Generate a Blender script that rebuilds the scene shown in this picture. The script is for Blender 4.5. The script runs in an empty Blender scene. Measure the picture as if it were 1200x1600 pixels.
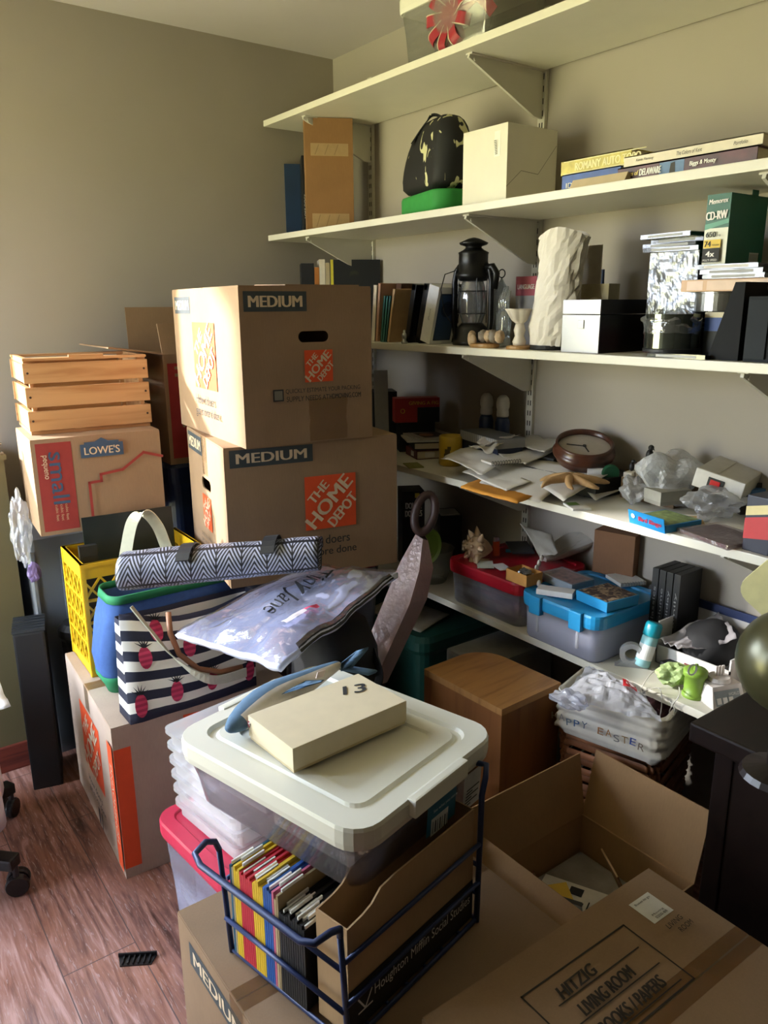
import bpy, bmesh, math, random
from mathutils import Vector, Matrix, noise
random.seed(7)
PI = math.pi
SC = bpy.context.scene
COL = SC.collection

# ------------------------------------------------------------------ camera
cam_d = bpy.data.cameras.new('camera')
cam = bpy.data.objects.new('camera', cam_d); COL.objects.link(cam)
cam_d.sensor_fit = 'HORIZONTAL'; cam_d.sensor_width = 36.0; cam_d.lens = 36.0 * 1215.0 / 1200.0
cam_d.clip_start = 0.02
_y, _p, _r = math.radians(36.5), math.radians(14.8), math.radians(-0.4)
_f = Vector((math.sin(_y) * math.cos(_p), math.cos(_y) * math.cos(_p), -math.sin(_p)))
_rt = Vector((math.cos(_y), -math.sin(_y), 0)); _up = _rt.cross(_f)
_r2 = math.cos(_r) * _rt + math.sin(_r) * _up
_u2 = -math.sin(_r) * _rt + math.cos(_r) * _up
_m = Matrix((_r2, _u2, -_f)).transposed().to_4x4()
_m.translation = (0, 0, 1.5)
cam.matrix_world = _m
SC.camera = cam

# ------------------------------------------------------------------ exposure, sky, sun
SC.view_settings.view_transform = 'Standard'
SC.view_settings.look = 'None'
SC.view_settings.gamma = 1.0
SC.view_settings.use_curve_mapping = False
SC.view_settings.exposure = 0.24

W = bpy.data.worlds.new('world'); SC.world = W; W.use_nodes = True
nt = W.node_tree; nt.nodes.clear()
_o = nt.nodes.new('ShaderNodeOutputWorld'); _b = nt.nodes.new('ShaderNodeBackground')
_t = nt.nodes.new('ShaderNodeTexCoord'); _s = nt.nodes.new('ShaderNodeSeparateXYZ')
_c = nt.nodes.new('ShaderNodeValToRGB'); _mr = nt.nodes.new('ShaderNodeMapRange')
_mr.inputs[1].default_value = -1; _mr.inputs[2].default_value = 1
nt.links.new(_t.outputs['Generated'], _s.inputs[0]); nt.links.new(_s.outputs[2], _mr.inputs[0])
nt.links.new(_mr.outputs[0], _c.inputs[0]); nt.links.new(_c.outputs[0], _b.inputs[0]); nt.links.new(_b.outputs[0], _o.inputs[0])
_e = _c.color_ramp.elements                       # lawn below the horizon, pale sky above
_e[0].position = 0.0; _e[0].color = (0.36, 0.36, 0.16, 1)
_e[1].position = 0.49; _e[1].color = (0.61, 0.585, 0.33, 1)
_n = _e.new(0.53); _n.color = (0.68, 0.74, 0.86, 1)
_n = _e.new(0.75); _n.color = (0.76, 0.90, 1.12, 1)
_b.inputs[1].default_value = 25.0

sun_d = bpy.data.lights.new('sun', 'SUN'); sun = bpy.data.objects.new('sun', sun_d); COL.objects.link(sun)
sun_d.energy = 34.0; sun_d.angle = math.radians(3.0); sun_d.color = (1.0, 0.96, 0.92)
sun.rotation_mode = 'QUATERNION'
sun.rotation_quaternion = Vector((1.1, -1.0, -0.587)).to_track_quat('-Z', 'Y')
sun.location = (-3, 5, 4)

def portal(name, loc, direction, w, h):           # tells the renderer where the window openings are; gives no light itself
    d = bpy.data.lights.new(name, 'AREA'); d.shape = 'RECTANGLE'; d.size = w; d.size_y = h
    d.cycles.is_portal = True
    o = bpy.data.objects.new(name, d); COL.objects.link(o); o.location = loc
    o.rotation_mode = 'QUATERNION'; o.rotation_quaternion = Vector(direction).to_track_quat('-Z', 'Z')
XL, YB, XR, YF, ZC = -1.0, 2.853, 1.876, -1.3, 2.44   # room planes
WL = (1.80, 2.78, 0.10, 2.12)                         # window in the left wall: y0 y1 z0 z1
WB = (-0.95, 0.36, 1.10, 2.15)                       # window in the far wall: x0 x1 z0 z1
portal('window_portal', (XL - .1, (WL[0] + WL[1]) / 2, (WL[2] + WL[3]) / 2), (1, 0, 0), WL[1] - WL[0], WL[3] - WL[2])
portal('window_portal', ((WB[0] + WB[1]) / 2, YB + .1, (WB[2] + WB[3]) / 2), (0, -1, 0), WB[1] - WB[0], WB[3] - WB[2])

# ------------------------------------------------------------------ materials
def lin(c):
    if isinstance(c, str):
        c = [int(c[i:i + 2], 16) / 255 for i in (0, 2, 4)]
    return tuple((v / 12.92 if v <= .04045 else ((v + .055) / 1.055) ** 2.4) for v in c) + (1,)
MATS = {}
def base(name):
    m = bpy.data.materials.new(name); m.use_nodes = True
    return m, m.node_tree, m.node_tree.nodes['Principled BSDF']
def noisy(t, scale, det=4, stretch=(1, 1, 1), coord='Object'):
    tc = t.nodes.new('ShaderNodeTexCoord'); mp = t.nodes.new('ShaderNodeMapping'); n = t.nodes.new('ShaderNodeTexNoise')
    mp.inputs['Scale'].default_value = stretch
    n.inputs['Scale'].default_value = scale; n.inputs['Detail'].default_value = det
    t.links.new(tc.outputs[coord], mp.inputs[0]); t.links.new(mp.outputs[0], n.inputs['Vector'])
    return n
def ramp(t, src, stops):
    r = t.nodes.new('ShaderNodeValToRGB'); e = r.color_ramp.elements
    e[0].position, e[0].color = stops[0]; e[1].position, e[1].color = stops[-1]
    for p, c in stops[1:-1]:
        q = e.new(p); q.color = c
    t.links.new(src, r.inputs[0]); return r
def bump(t, p, src, strength=.2, dist=.002):
    b = t.nodes.new('ShaderNodeBump'); b.inputs['Strength'].default_value = strength; b.inputs['Distance'].default_value = dist
    t.links.new(src, b.inputs['Height']); t.links.new(b.outputs[0], p.inputs['Normal'])
def M(col, rough=.6, metal=0, var=.06, scale=40, bmp=0, stretch=(1, 1, 1), spec=.5, coat=0):
    """plain material with a slight procedural mottling"""
    key = (col, rough, metal, var, scale, bmp, stretch, spec, coat)
    if key in MATS: return MATS[key]
    m, t, p = base('paint_' + col)
    c = lin(col); n = noisy(t, scale, 4, stretch)
    a = tuple(v * (1 - var) for v in c[:3]) + (1,); b = tuple(min(1, v * (1 + var)) for v in c[:3]) + (1,)
    r = ramp(t, n.outputs[0], [(.3, a), (.7, b)])
    t.links.new(r.outputs[0], p.inputs['Base Color'])
    p.inputs['Roughness'].default_value = rough; p.inputs['Metallic'].default_value = metal
    p.inputs['Specular IOR Level'].default_value = spec; p.inputs['Coat Weight'].default_value = coat
    if bmp: bump(t, p, n.outputs[0], bmp, .004)
    MATS[key] = m; return m
def cardboard(col='b8916a'):
    k = 'card' + col
    if k in MATS: return MATS[k]
    m, t, p = base('cardboard_' + col); c = lin(col)
    n = noisy(t, 9, 6); n2 = noisy(t, 260, 2, (1, 1, .15))
    mx = t.nodes.new('ShaderNodeMix'); mx.data_type = 'FLOAT'; mx.inputs[0].default_value = .3
    t.links.new(n.outputs[0], mx.inputs[2]); t.links.new(n2.outputs[0], mx.inputs[3])
    r = ramp(t, mx.outputs[0], [(.3, tuple(v * .88 for v in c[:3]) + (1,)), (.7, tuple(v * 1.08 for v in c[:3]) + (1,))])
    t.links.new(r.outputs[0], p.inputs['Base Color']); p.inputs['Roughness'].default_value = .78
    p.inputs['Specular IOR Level'].default_value = .25
    bump(t, p, n.outputs[0], .15, .003); MATS[k] = m; return m
def wood(col, dark, stretch=(1.2, 14, 14), scale=3, rough=.42):
    k = ('wood', col, dark, stretch, scale)
    if k in MATS: return MATS[k]
    m, t, p = base('wood_' + col); n = noisy(t, scale, 8, stretch); n.inputs['Distortion'].default_value = .6
    r = ramp(t, n.outputs[0], [(.32, lin(dark)), (.5, lin(col)), (.72, tuple(min(1, v * 1.12) for v in lin(col)[:3]) + (1,))])
    t.links.new(r.outputs[0], p.inputs['Base Color']); p.inputs['Roughness'].default_value = rough
    bump(t, p, n.outputs[0], .08, .002); MATS[k] = m; return m
def clear(col='ffffff', haze=.12, gloss=.12, rough=.08, bmp=0, scale=30):
    """thin see-through plastic: mostly transparent, a little milky, a little shiny"""
    k = ('clear', col, haze, gloss, rough, bmp, scale)
    if k in MATS: return MATS[k]
    m, t, p = base('clear_plastic'); t.nodes.remove(p); out = t.nodes['Material Output']
    tr = t.nodes.new('ShaderNodeBsdfTransparent'); df = t.nodes.new('ShaderNodeBsdfDiffuse'); gl = t.nodes.new('ShaderNodeBsdfGlossy')
    tl = t.nodes.new('ShaderNodeBsdfTranslucent'); ad = t.nodes.new('ShaderNodeMixShader'); ad.inputs[0].default_value = .45
    tr.inputs[0].default_value = lin(col); df.inputs[0].default_value = lin(col); tl.inputs[0].default_value = lin(col)
    gl.inputs['Roughness'].default_value = rough
    t.links.new(df.outputs[0], ad.inputs[1]); t.links.new(tl.outputs[0], ad.inputs[2])
    m1 = t.nodes.new('ShaderNodeMixShader'); m2 = t.nodes.new('ShaderNodeMixShader'); m1.inputs[0].default_value = haze
    t.links.new(tr.outputs[0], m1.inputs[1]); t.links.new(ad.outputs[0], m1.inputs[2])
    fr = t.nodes.new('ShaderNodeLayerWeight'); fr.inputs[0].default_value = .25
    mu = t.nodes.new('ShaderNodeMath'); mu.operation = 'MULTIPLY_ADD'; mu.inputs[1].default_value = .5; mu.inputs[2].default_value = gloss * .6
    t.links.new(fr.outputs['Fresnel'], mu.inputs[0])
    t.links.new(mu.outputs[0], m2.inputs[0]); t.links.new(m1.outputs[0], m2.inputs[1]); t.links.new(gl.outputs[0], m2.inputs[2])
    t.links.new(m2.outputs[0], out.inputs[0])
    if bmp:
        n = noisy(t, scale, 5); b = t.nodes.new('ShaderNodeBump'); b.inputs['Strength'].default_value = bmp; b.inputs['Distance'].default_value = .01
        t.links.new(n.outputs[0], b.inputs['Height'])
        for s in (gl, df): t.links.new(b.outputs[0], s.inputs['Normal'])
    MATS[k] = m; return m
def stripes(c1, c2, width, axis='z', rough=.8):
    k = ('str', c1, c2, width, axis)
    if k in MATS: return MATS[k]
    m, t, p = base('striped'); tc = t.nodes.new('ShaderNodeTexCoord'); s = t.nodes.new('ShaderNodeSeparateXYZ')
    mo = t.nodes.new('ShaderNodeMath'); mo.operation = 'PINGPONG'; mo.inputs[1].default_value = width
    gt = t.nodes.new('ShaderNodeMath'); gt.operation = 'GREATER_THAN'; gt.inputs[1].default_value = width / 2
    t.links.new(tc.outputs['Object'], s.inputs[0]); t.links.new(s.outputs['xyz'.index(axis)], mo.inputs[0]); t.links.new(mo.outputs[0], gt.inputs[0])
    r = ramp(t, gt.outputs[0], [(0, lin(c1)), (1, lin(c2))]); r.color_ramp.interpolation = 'CONSTANT'; r.color_ramp.elements[1].position = .5
    t.links.new(r.outputs[0], p.inputs['Base Color']); p.inputs['Roughness'].default_value = rough
    MATS[k] = m; return m

# ------------------------------------------------------------------ mesh builder
ID = Matrix.Identity(4)
def TR(x, y, z): return Matrix.Translation((x, y, z))
def RZ(a): return Matrix.Rotation(a, 4, 'Z')
def RX(a): return Matrix.Rotation(a, 4, 'X')
def RY(a): return Matrix.Rotation(a, 4, 'Y')
class MB:
    def __init__(s, mat=None): s.bm = bmesh.new(); s.mats = []; s.sm = False; s.mi = 0; s.m(mat) if mat else None
    def m(s, mat):
        if mat not in s.mats: s.mats.append(mat)
        s.mi = s.mats.index(mat); return s
    def face(s, vs):
        try:
            f = s.bm.faces.new(vs); f.material_index = s.mi; f.smooth = s.sm; return f
        except ValueError: return None
    def box(s, x0, x1, y0, y1, z0, z1, mt=ID, bev=0):
        t = s.bm if not bev else bmesh.new()
        v = [t.verts.new(mt @ Vector((x, y, z))) for z in (z0, z1) for y in (y0, y1) for x in (x0, x1)]
        fs = []
        for q in ((0, 2, 3, 1), (4, 5, 7, 6), (0, 1, 5, 4), (2, 6, 7, 3), (0, 4, 6, 2), (1, 3, 7, 5)):
            f = t.faces.new([v[i] for i in q]); f.material_index = s.mi; f.smooth = s.sm
        if bev:
            bmesh.ops.bevel(t, geom=t.edges[:] , offset=bev, segments=2, affect='EDGES', profile=.7)
            s.merge(t)
        return s
    def merge(s, t):
        mp = {}
        for v in t.verts: mp[v] = s.bm.verts.new(v.co)
        for f in t.faces:
            try:
                g = s.bm.faces.new([mp[v] for v in f.verts]); g.material_index = s.mi; g.smooth = s.sm
            except ValueError: pass
        t.free()
    def loft(s, loops, mt=ID, cap0=True, cap1=True, closed=True):
        rs = [[s.bm.verts.new(mt @ Vector(p)) for p in l] for l in loops]
        n = len(rs[0])
        for a, b in zip(rs, rs[1:]):
            for i in range(n if closed else n - 1):
                j = (i + 1) % n; s.face([a[i], a[j], b[j], b[i]])
        if cap0: s.face(rs[0][::-1])
        if cap1: s.face(rs[-1])
        return s
    def lathe(s, prof, mt=ID, n=24, cap0=True, cap1=True, sx=1, sy=1):
        return s.loft([[(r * sx * math.cos(2 * PI * i / n), r * sy * math.sin(2 * PI * i / n), z) for i in range(n)] for r, z in prof], mt, cap0, cap1)
    def cyl(s, r, z0, z1, mt=ID, n=20): return s.lathe([(r, z0), (r, z1)], mt, n)
    def prism(s, pts, z0, z1, mt=ID): return s.loft([[(x, y, z0) for x, y in pts], [(x, y, z1) for x, y in pts]], mt)
    def tube(s, pts, r, n=8, mt=ID, closed=False, flat=1.0):
        P = [Vector(p) for p in pts]; k = len(P); loops = []; up = None
        for i, p in enumerate(P):
            a = P[(i - 1) % k] if (i or closed) else p; b = P[(i + 1) % k] if (i < k - 1 or closed) else p
            t = (b - a).normalized()
            if up is None: up = Vector((0, 0, 1)) if abs(t.z) < .9 else Vector((1, 0, 0))
            sd = t.cross(up).normalized(); up = sd.cross(t).normalized()
            rr = r[i] if isinstance(r, (list, tuple)) else r
            loops.append([p + rr * (math.cos(2 * PI * j / n) * sd + flat * math.sin(2 * PI * j / n) * up) for j in range(n)])
        if closed: loops.append(loops[0])
        return s.loft(loops, mt, not closed, not closed)
    def grid(s, fn, nu, nv, mt=ID, close_u=False):
        g = [[s.bm.verts.new(mt @ Vector(fn(i / nu, j / nv))) for j in range(nv + 1)] for i in range(nu + (0 if close_u else 1))]
        k = len(g)
        for i in range(nu):
            for j in range(nv): s.face([g[i][j], g[(i + 1) % k][j], g[(i + 1) % k][j + 1], g[i][j + 1]])
        return s
    def ball(s, r, mt=ID, sub=3, amp=0, freq=4, sc=(1, 1, 1), seed=0):
        t = bmesh.new(); bmesh.ops.create_icosphere(t, subdivisions=sub, radius=1)
        for v in t.verts:
            d = 1 + (amp * noise.noise(v.co * freq + Vector((seed * 7.3, seed, 0))) if amp else 0)
            v.co = mt @ Vector((v.co.x * r * sc[0] * d, v.co.y * r * sc[1] * d, v.co.z * r * sc[2] * d))
        s.merge(t); return s
    def ob(s, name, parent=None, smooth=None, solid=0, sub=0):
        me = bpy.data.meshes.new(name); bmesh.ops.recalc_face_normals(s.bm, faces=s.bm.faces[:])
        if smooth is not None:
            for f in s.bm.faces: f.smooth = smooth
        s.bm.to_mesh(me); s.bm.free()
        for m in s.mats: me.materials.append(m)
        o = bpy.data.objects.new(name, me); COL.objects.link(o)
        if parent: o.parent = parent
        if solid:
            q = o.modifiers.new('thickness', 'SOLIDIFY'); q.thickness = solid; q.offset = 0
        if sub:
            q = o.modifiers.new('smooth', 'SUBSURF'); q.levels = sub; q.render_levels = sub
        return o
def rrect(w, d, r, z, n=5, cx=0, cy=0):
    pts = []
    for (sx, sy, a0) in ((1, 1, 0), (-1, 1, PI / 2), (-1, -1, PI), (1, -1, 1.5 * PI)):
        for i in range(n + 1):
            a = a0 + PI / 2 * i / n
            pts.append((cx + sx * (w / 2 - r) + r * math.cos(a), cy + sy * (d / 2 - r) + r * math.sin(a), z))
    return pts
def thing(name, label, cat, loc=(0, 0, 0), rz=0, group=None, rx=0, ry=0):
    o = bpy.data.objects.new(name, None); COL.objects.link(o); o.empty_display_size = .05
    o.location = loc; o.rotation_euler = (rx, ry, rz); o['label'] = label; o['category'] = cat
    if group: o['group'] = group
    return o
def tag(o, label, cat, group=None, kind=None, loc=None, rz=None, rot=None):
    o['label'] = label; o['category'] = cat
    if group: o['group'] = group
    if kind: o['kind'] = kind
    if loc is not None: o.location = loc
    if rz is not None: o.rotation_euler = (0, 0, rz)
    if rot is not None: o.rotation_euler = rot
    return o
def struct(o): o['kind'] = 'structure'; return o
def span(A, B):
    """left and right foot of a front edge -> (foot, heading, width)"""
    d = Vector((B[0] - A[0], B[1] - A[1]))
    return Vector(A), math.atan2(d.y, d.x), d.length
def text_mesh(txt, bold=0.0, shear=0.0):
    c = bpy.data.curves.new('lettering', 'FONT'); c.body = txt; c.offset = bold; c.shear = shear; c.resolution_u = 3
    o = bpy.data.objects.new('lettering', c); me = bpy.data.meshes.new_from_object(o)
    vs = [v.co.copy() for v in me.vertices]; fs = [list(p.vertices) for p in me.polygons]
    bpy.data.objects.remove(o); bpy.data.curves.remove(c); bpy.data.meshes.remove(me)
    return vs, fs
def decal(parent, name, items, o, u, v, lift=.0006):
    """printing on a flat face: rectangles, polygons and lettering in face coordinates (metres from its lower left corner)"""
    b = MB(); o = Vector(o); u = Vector(u).normalized(); v = Vector(v).normalized(); n = u.cross(v); k = 1
    def put(pts, fs):
        vs = [b.bm.verts.new(o + u * x + v * y + n * (lift * k)) for x, y in pts]
        for f in fs: b.face([vs[i] for i in f])
    for it in items:
        b.m(it[-1])
        if it[0] == 'r':
            _, x, y, w, h, _m = it; put([(x, y), (x + w, y), (x + w, y + h), (x, y + h)], [(0, 1, 2, 3)])
        elif it[0] == 'p':
            pts = it[1]; put(pts, [tuple(range(len(pts)))])
        elif it[0] == 'l':       # open polyline of a given width
            _, pts, wd, _m = it
            for (x0, y0), (x1, y1) in zip(pts, pts[1:]):
                d = Vector((x1 - x0, y1 - y0)); L = d.length; d /= L; q = Vector((-d.y, d.x)) * wd / 2; e = d * wd / 2
                put([(x0 - q.x - e.x, y0 - q.y - e.y), (x1 - q.x + e.x, y1 - q.y + e.y), (x1 + q.x + e.x, y1 + q.y + e.y), (x0 + q.x - e.x, y0 + q.y - e.y)], [(0, 1, 2, 3)])
        elif it[0] == 't':       # text fitted in a box centred on cx, cy, turned by rot
            _, s, cx, cy, w, h, rot, bold, sh, _m = it
            vs, fs = text_mesh(s, 0, sh)
            x0 = min(p.x for p in vs); x1 = max(p.x for p in vs); y0 = min(p.y for p in vs); y1 = max(p.y for p in vs)
            c, sn = math.cos(rot), math.sin(rot); P = []
            for p in vs:
                a = ((p.x - x0) / (x1 - x0) - .5) * w; q = ((p.y - y0) / (y1 - y0) - .5) * h
                P.append((cx + a * c - q * sn, cy + a * sn + q * c))
            for e in ((0,) if not bold else (-1, 0, 1)):
                put([(x + e * bold * h * c, y + e * bold * h * sn) for x, y in P], fs); k += .15
        k += 1
    bm = b.bm; me = bpy.data.meshes.new(name); bm.to_mesh(me); bm.free()
    for m in b.mats: me.materials.append(m)
    ob = bpy.data.objects.new(name, me); COL.objects.link(ob); ob.parent = parent
    return ob
def strokes(parent, name, lines, o, u, v, w, mat):
    return decal(parent, name, [('l', l, w, mat) for l in lines], o, u, v)

# ================================================================== the setting
def floor_mat():
    m, t, p = base('wood_look_planks')
    tc = t.nodes.new('ShaderNodeTexCoord'); mp = t.nodes.new('ShaderNodeMapping'); mp.inputs['Rotation'].default_value = (0, 0, PI / 2)
    mp.inputs['Location'].default_value = (.37, .07, 0)
    br = t.nodes.new('ShaderNodeTexBrick'); br.offset = .37; br.offset_frequency = 2
    br.inputs['Scale'].default_value = 1; br.inputs['Brick Width'].default_value = .92; br.inputs['Row Height'].default_value = .17
    br.inputs['Mortar Size'].default_value = .0016; br.inputs['Mortar Smooth'].default_value = .2
    br.inputs['Color1'].default_value = (0, 0, 0, 1); br.inputs['Color2'].default_value = (1, 1, 1, 1); br.inputs['Mortar'].default_value = (.5, .5, .5, 1)
    t.links.new(tc.outputs['Object'], mp.inputs[0]); t.links.new(mp.outputs[0], br.inputs[0])
    n = noisy(t, 2.2, 9, (22, 2.0, 1)); n.inputs['Distortion'].default_value = 1.3
    n2 = noisy(t, 3.0, 4, (2.5, 1, 1)); n3 = noisy(t, 6, 7, (26, 2.2, 1)); n3.inputs['Distortion'].default_value = 2.2
    ad = t.nodes.new('ShaderNodeMath'); ad.operation = 'MULTIPLY_ADD'; ad.inputs[1].default_value = .16; ad.use_clamp = True
    t.links.new(br.outputs[0], ad.inputs[0]); t.links.new(n.outputs[0], ad.inputs[2])
    r = ramp(t, ad.outputs[0], [(.30, lin('472d26')), (.46, lin('785248')), (.6, lin('95695b')), (.78, lin('b78f85'))])
    r2 = ramp(t, n2.outputs[0], [(.52, (0, 0, 0, 1)), (.72, (1, 1, 1, 1))])
    mx = t.nodes.new('ShaderNodeMix'); mx.data_type = 'RGBA'; mx.inputs['B'].default_value = lin('9a6244')
    sc = t.nodes.new('ShaderNodeMath'); sc.operation = 'MULTIPLY'; sc.inputs[1].default_value = .55
    t.links.new(r2.outputs[0], sc.inputs[0]); t.links.new(sc.outputs[0], mx.inputs['Factor']); t.links.new(r.outputs[0], mx.inputs['A'])
    r3 = ramp(t, n3.outputs[0], [(.60, (0, 0, 0, 1)), (.66, (1, 1, 1, 1))])          # pale grain lines worn into the finish
    sc3 = t.nodes.new('ShaderNodeMath'); sc3.operation = 'MULTIPLY'; sc3.inputs[1].default_value = .42
    mx2 = t.nodes.new('ShaderNodeMix'); mx2.data_type = 'RGBA'; mx2.inputs['B'].default_value = lin('c4b2b0')
    t.links.new(r3.outputs[0], sc3.inputs[0]); t.links.new(sc3.outputs[0], mx2.inputs['Factor']); t.links.new(mx.outputs['Result'], mx2.inputs['A'])
    mx3 = t.nodes.new('ShaderNodeMix'); mx3.data_type = 'RGBA'; mx3.inputs['B'].default_value = lin('5c4641')
    t.links.new(br.outputs['Fac'], mx3.inputs['Factor']); t.links.new(mx2.outputs['Result'], mx3.inputs['A'])
    t.links.new(mx3.outputs['Result'], p.inputs['Base Color'])
    rr = ramp(t, n.outputs[0], [(.3, (.3, .3, .3, 1)), (.7, (.48, .48, .48, 1))]); t.links.new(rr.outputs[0], p.inputs['Roughness'])
    bump(t, p, n3.outputs[0], .25, .002)
    return m
m_wall = M('a39b8f', .85, 0, .03, 3, .05)
m_trim = M('d8d4c8', .45, 0, .02, 10)
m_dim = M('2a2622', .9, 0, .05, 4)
T_ = .14
struct(MB(floor_mat()).box(XL - .3, XR + .2, YF - .2, YB + .3, -.05, 0).ob('floor'))
struct(MB(M('c4bdba', .9, 0, .02, 5)).box(XL - .3, XR + .2, YF - .2, YB + .3, ZC, ZC + .05).ob('ceiling'))
b = MB(m_wall); b.box(WB[1], XR + T_, YB, YB + T_, 0, ZC).box(XL - T_, WB[0], YB, YB + T_, 0, ZC).box(WB[0], WB[1], YB, YB + T_, 0, WB[2]).box(WB[0], WB[1], YB, YB + T_, WB[3], ZC); struct(b.ob('wall_back'))
b = MB(m_wall); b.box(XR, XR + T_, YF, YB, 0, ZC); struct(b.ob('wall_right'))
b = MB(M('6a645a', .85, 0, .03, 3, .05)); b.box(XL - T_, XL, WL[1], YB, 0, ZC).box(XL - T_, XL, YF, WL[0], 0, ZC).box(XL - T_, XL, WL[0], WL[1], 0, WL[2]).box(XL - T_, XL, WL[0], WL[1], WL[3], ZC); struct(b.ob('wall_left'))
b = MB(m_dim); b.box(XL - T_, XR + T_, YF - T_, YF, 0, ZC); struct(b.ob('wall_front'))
pane = clear('ffffff', 0.0, .03, .02)
def window(name, axis, c0, c1, z0, z1, at_):
    f = MB(m_trim); g = MB(pane); w = .045
    def bx(bb, a0, a1, h0, h1, d0, d1):
        (bb.box(a0, a1, at_ + d0, at_ + d1, h0, h1) if axis == 'x' else bb.box(at_ - d1, at_ - d0, a0, a1, h0, h1))
    mid = (c0 + c1) / 2
    for a0, a1, h0, h1 in ((c0, c0 + w, z0, z1), (c1 - w, c1, z0, z1), (c0, c1, z0, z0 + w), (c0, c1, z1 - w, z1), (mid - .02, mid + .02, z0, z1)):
        bx(f, a0, a1, h0, h1, .05, .09)
    bx(g, c0 + w, c1 - w, z0 + w, z1 - w, .068, .072)
    o = struct(f.ob(name)); g.ob('window_glass', o)
    s = MB(m_trim); bx(s, c0 - .03, c1 + .03, z0 - .025, z0, -.03, .09); s.ob('window_sill', o)
window('window_1', 'x', WB[0], WB[1], WB[2], WB[3], YB)
window('window_2', 'y', WL[0], WL[1], WL[2], WL[3], XL)
struct(MB(m_trim).box(.47, XR, YB - .014, YB, 0, .09).ob('baseboard_back'))
struct(MB(m_trim).box(XR - .014, XR, YF, YB - .014, 0, .09).ob('baseboard_right'))

# ------------------------------------------------------------------ slotted shelving
m_shelf = M('d9d5c6', .42, 0, .02, 14)
m_steel = M('c9c6ba', .4, 0, .02, 20)
m_slot = M('1c1a18', .9)
SH = [(2.177, 'top shelf, carrying only the clear bin with the red bow'), (1.77, 'second shelf from the top, with the backpack and coffee table books'),
      (1.385, 'middle shelf, with the lantern and the discs'), (0.992, 'second shelf from the bottom, strewn with loose papers'), (0.592, 'lowest shelf, with the red lidded and blue lidded bins')]
STD = [2.592, 1.731, .87]
for z, lb in SH:
    b = MB(m_shelf); b.box(1.545, XR - .012, -.25, YB - .02, z - .021, z, bev=.0025)
    tag(b.ob('shelf_board'), 'white ' + lb, 'shelf', 'white wall shelves')
for k, y in enumerate(STD):
    b = MB(m_steel); b.box(XR - .012, XR, y - .0135, y + .0135, .25, 2.32)
    o = tag(b.ob('shelf_standard'), ['white slotted steel upright nearest the room corner', 'white slotted steel upright behind the lantern and white wrapped bundle', 'white slotted steel upright at the right end of the shelves'][k], 'shelf upright', 'slotted shelf uprights')
    s = MB(m_slot)
    for i in range(62):
        for dy in (-.005, .005): s.box(XR - .0128, XR - .012, y + dy - .0016, y + dy + .0016, .28 + i * .0325, .28 + i * .0325 + .016)
    s.ob('slots', o)
for (z, _l), nm in zip(SH, ('top shelf', 'second shelf', 'middle shelf', 'paper strewn shelf', 'lowest shelf')):
    for k, y in enumerate(STD):
        b = MB(m_steel); zz = z - .021
        pts = [(XR - .012, zz), (1.575, zz), (1.572, zz - .012), (1.60, zz - .024), (XR - .045, zz - .125), (XR - .012, zz - .128)]
        b.loft([[(x, y - .004, q) for x, q in pts], [(x, y + .004, q) for x, q in pts]])
        b.box(1.575, XR - .012, y - .012, y + .012, zz - .004, zz)
        b.cyl(.005, 0, .004, TR(1.592, y - .008, zz - .014) @ RX(-PI / 2), 8)
        tag(b.ob('shelf_bracket'), 'white triangular steel bracket under the %s %s' % (nm, ('near the room corner', 'in the middle', 'at the right end')[k]), 'shelf bracket', 'triangular shelf brackets')

# ================================================================== cartons
m_card = cardboard('977c61'); m_card2 = cardboard('a58a70'); m_edge = M('c9a87e', .9)
m_hd = M('e2501f', .7, 0, .03); m_ink = M('2a2a2c', .7); m_cream = M('d9c3a2', .8); m_tape = clear('f6ead4', .07, .02, .3, .2, 40)
m_band = M('3c4347', .7)
def panel(b, a0, a1, h0, h1, thick, place, hole=None):
    """flat board with an optional stadium shaped hand hole; place maps (a, h, depth) to a point"""
    if not hole:
        v = [place(a, h, d) for d in (0, thick) for a, h in ((a0, h0), (a1, h0), (a1, h1), (a0, h1))]
        b.loft([v[:4], v[4:]]); return
    cx, cz, hw, hh = hole; n = 8
    st = [(cx + hw - hh + hh * math.cos(t), cz + hh * math.sin(t)) for t in [-PI / 2 + PI * i / n for i in range(n + 1)]] + \
         [(cx - hw + hh - hh * math.cos(t), cz + hh * math.sin(t)) for t in [PI / 2 - PI * i / n for i in range(n + 1)]]
    k = len(st)
    rect = []
    for x, y in st:                                  # project the hole outline on the rectangle
        dx, dy = x - cx, y - cz
        s = min(((a1 - cx) / dx if dx > 1e-9 else (a0 - cx) / dx if dx < -1e-9 else 1e9), ((h1 - cz) / dy if dy > 1e-9 else (h0 - cz) / dy if dy < -1e-9 else 1e9))
        rect.append((cx + dx * s, cz + dy * s))
    cs = [(a1, h0), (a1, h1), (a0, h1), (a0, h0)]
    for c in cs:                                     # snap nearest to corners
        i = min(range(k), key=lambda j: (rect[j][0] - c[0]) ** 2 + (rect[j][1] - c[1]) ** 2); rect[i] = c
    for d, in ((0,), (thick,)):
        R = [b.bm.verts.new(Vector(place(x, y, d))) for x, y in rect]; S = [b.bm.verts.new(Vector(place(x, y, d))) for x, y in st]
        for i in range(k): j = (i + 1) % k; b.face([R[i], R[j], S[j], S[i]])
        if d == 0: R0, S0 = R, S
    for i in range(k):
        j = (i + 1) % k; b.face([S0[i], S0[j], S[j], S[i]]); b.face([R0[i], R0[j], R[j], R[i]])
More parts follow.
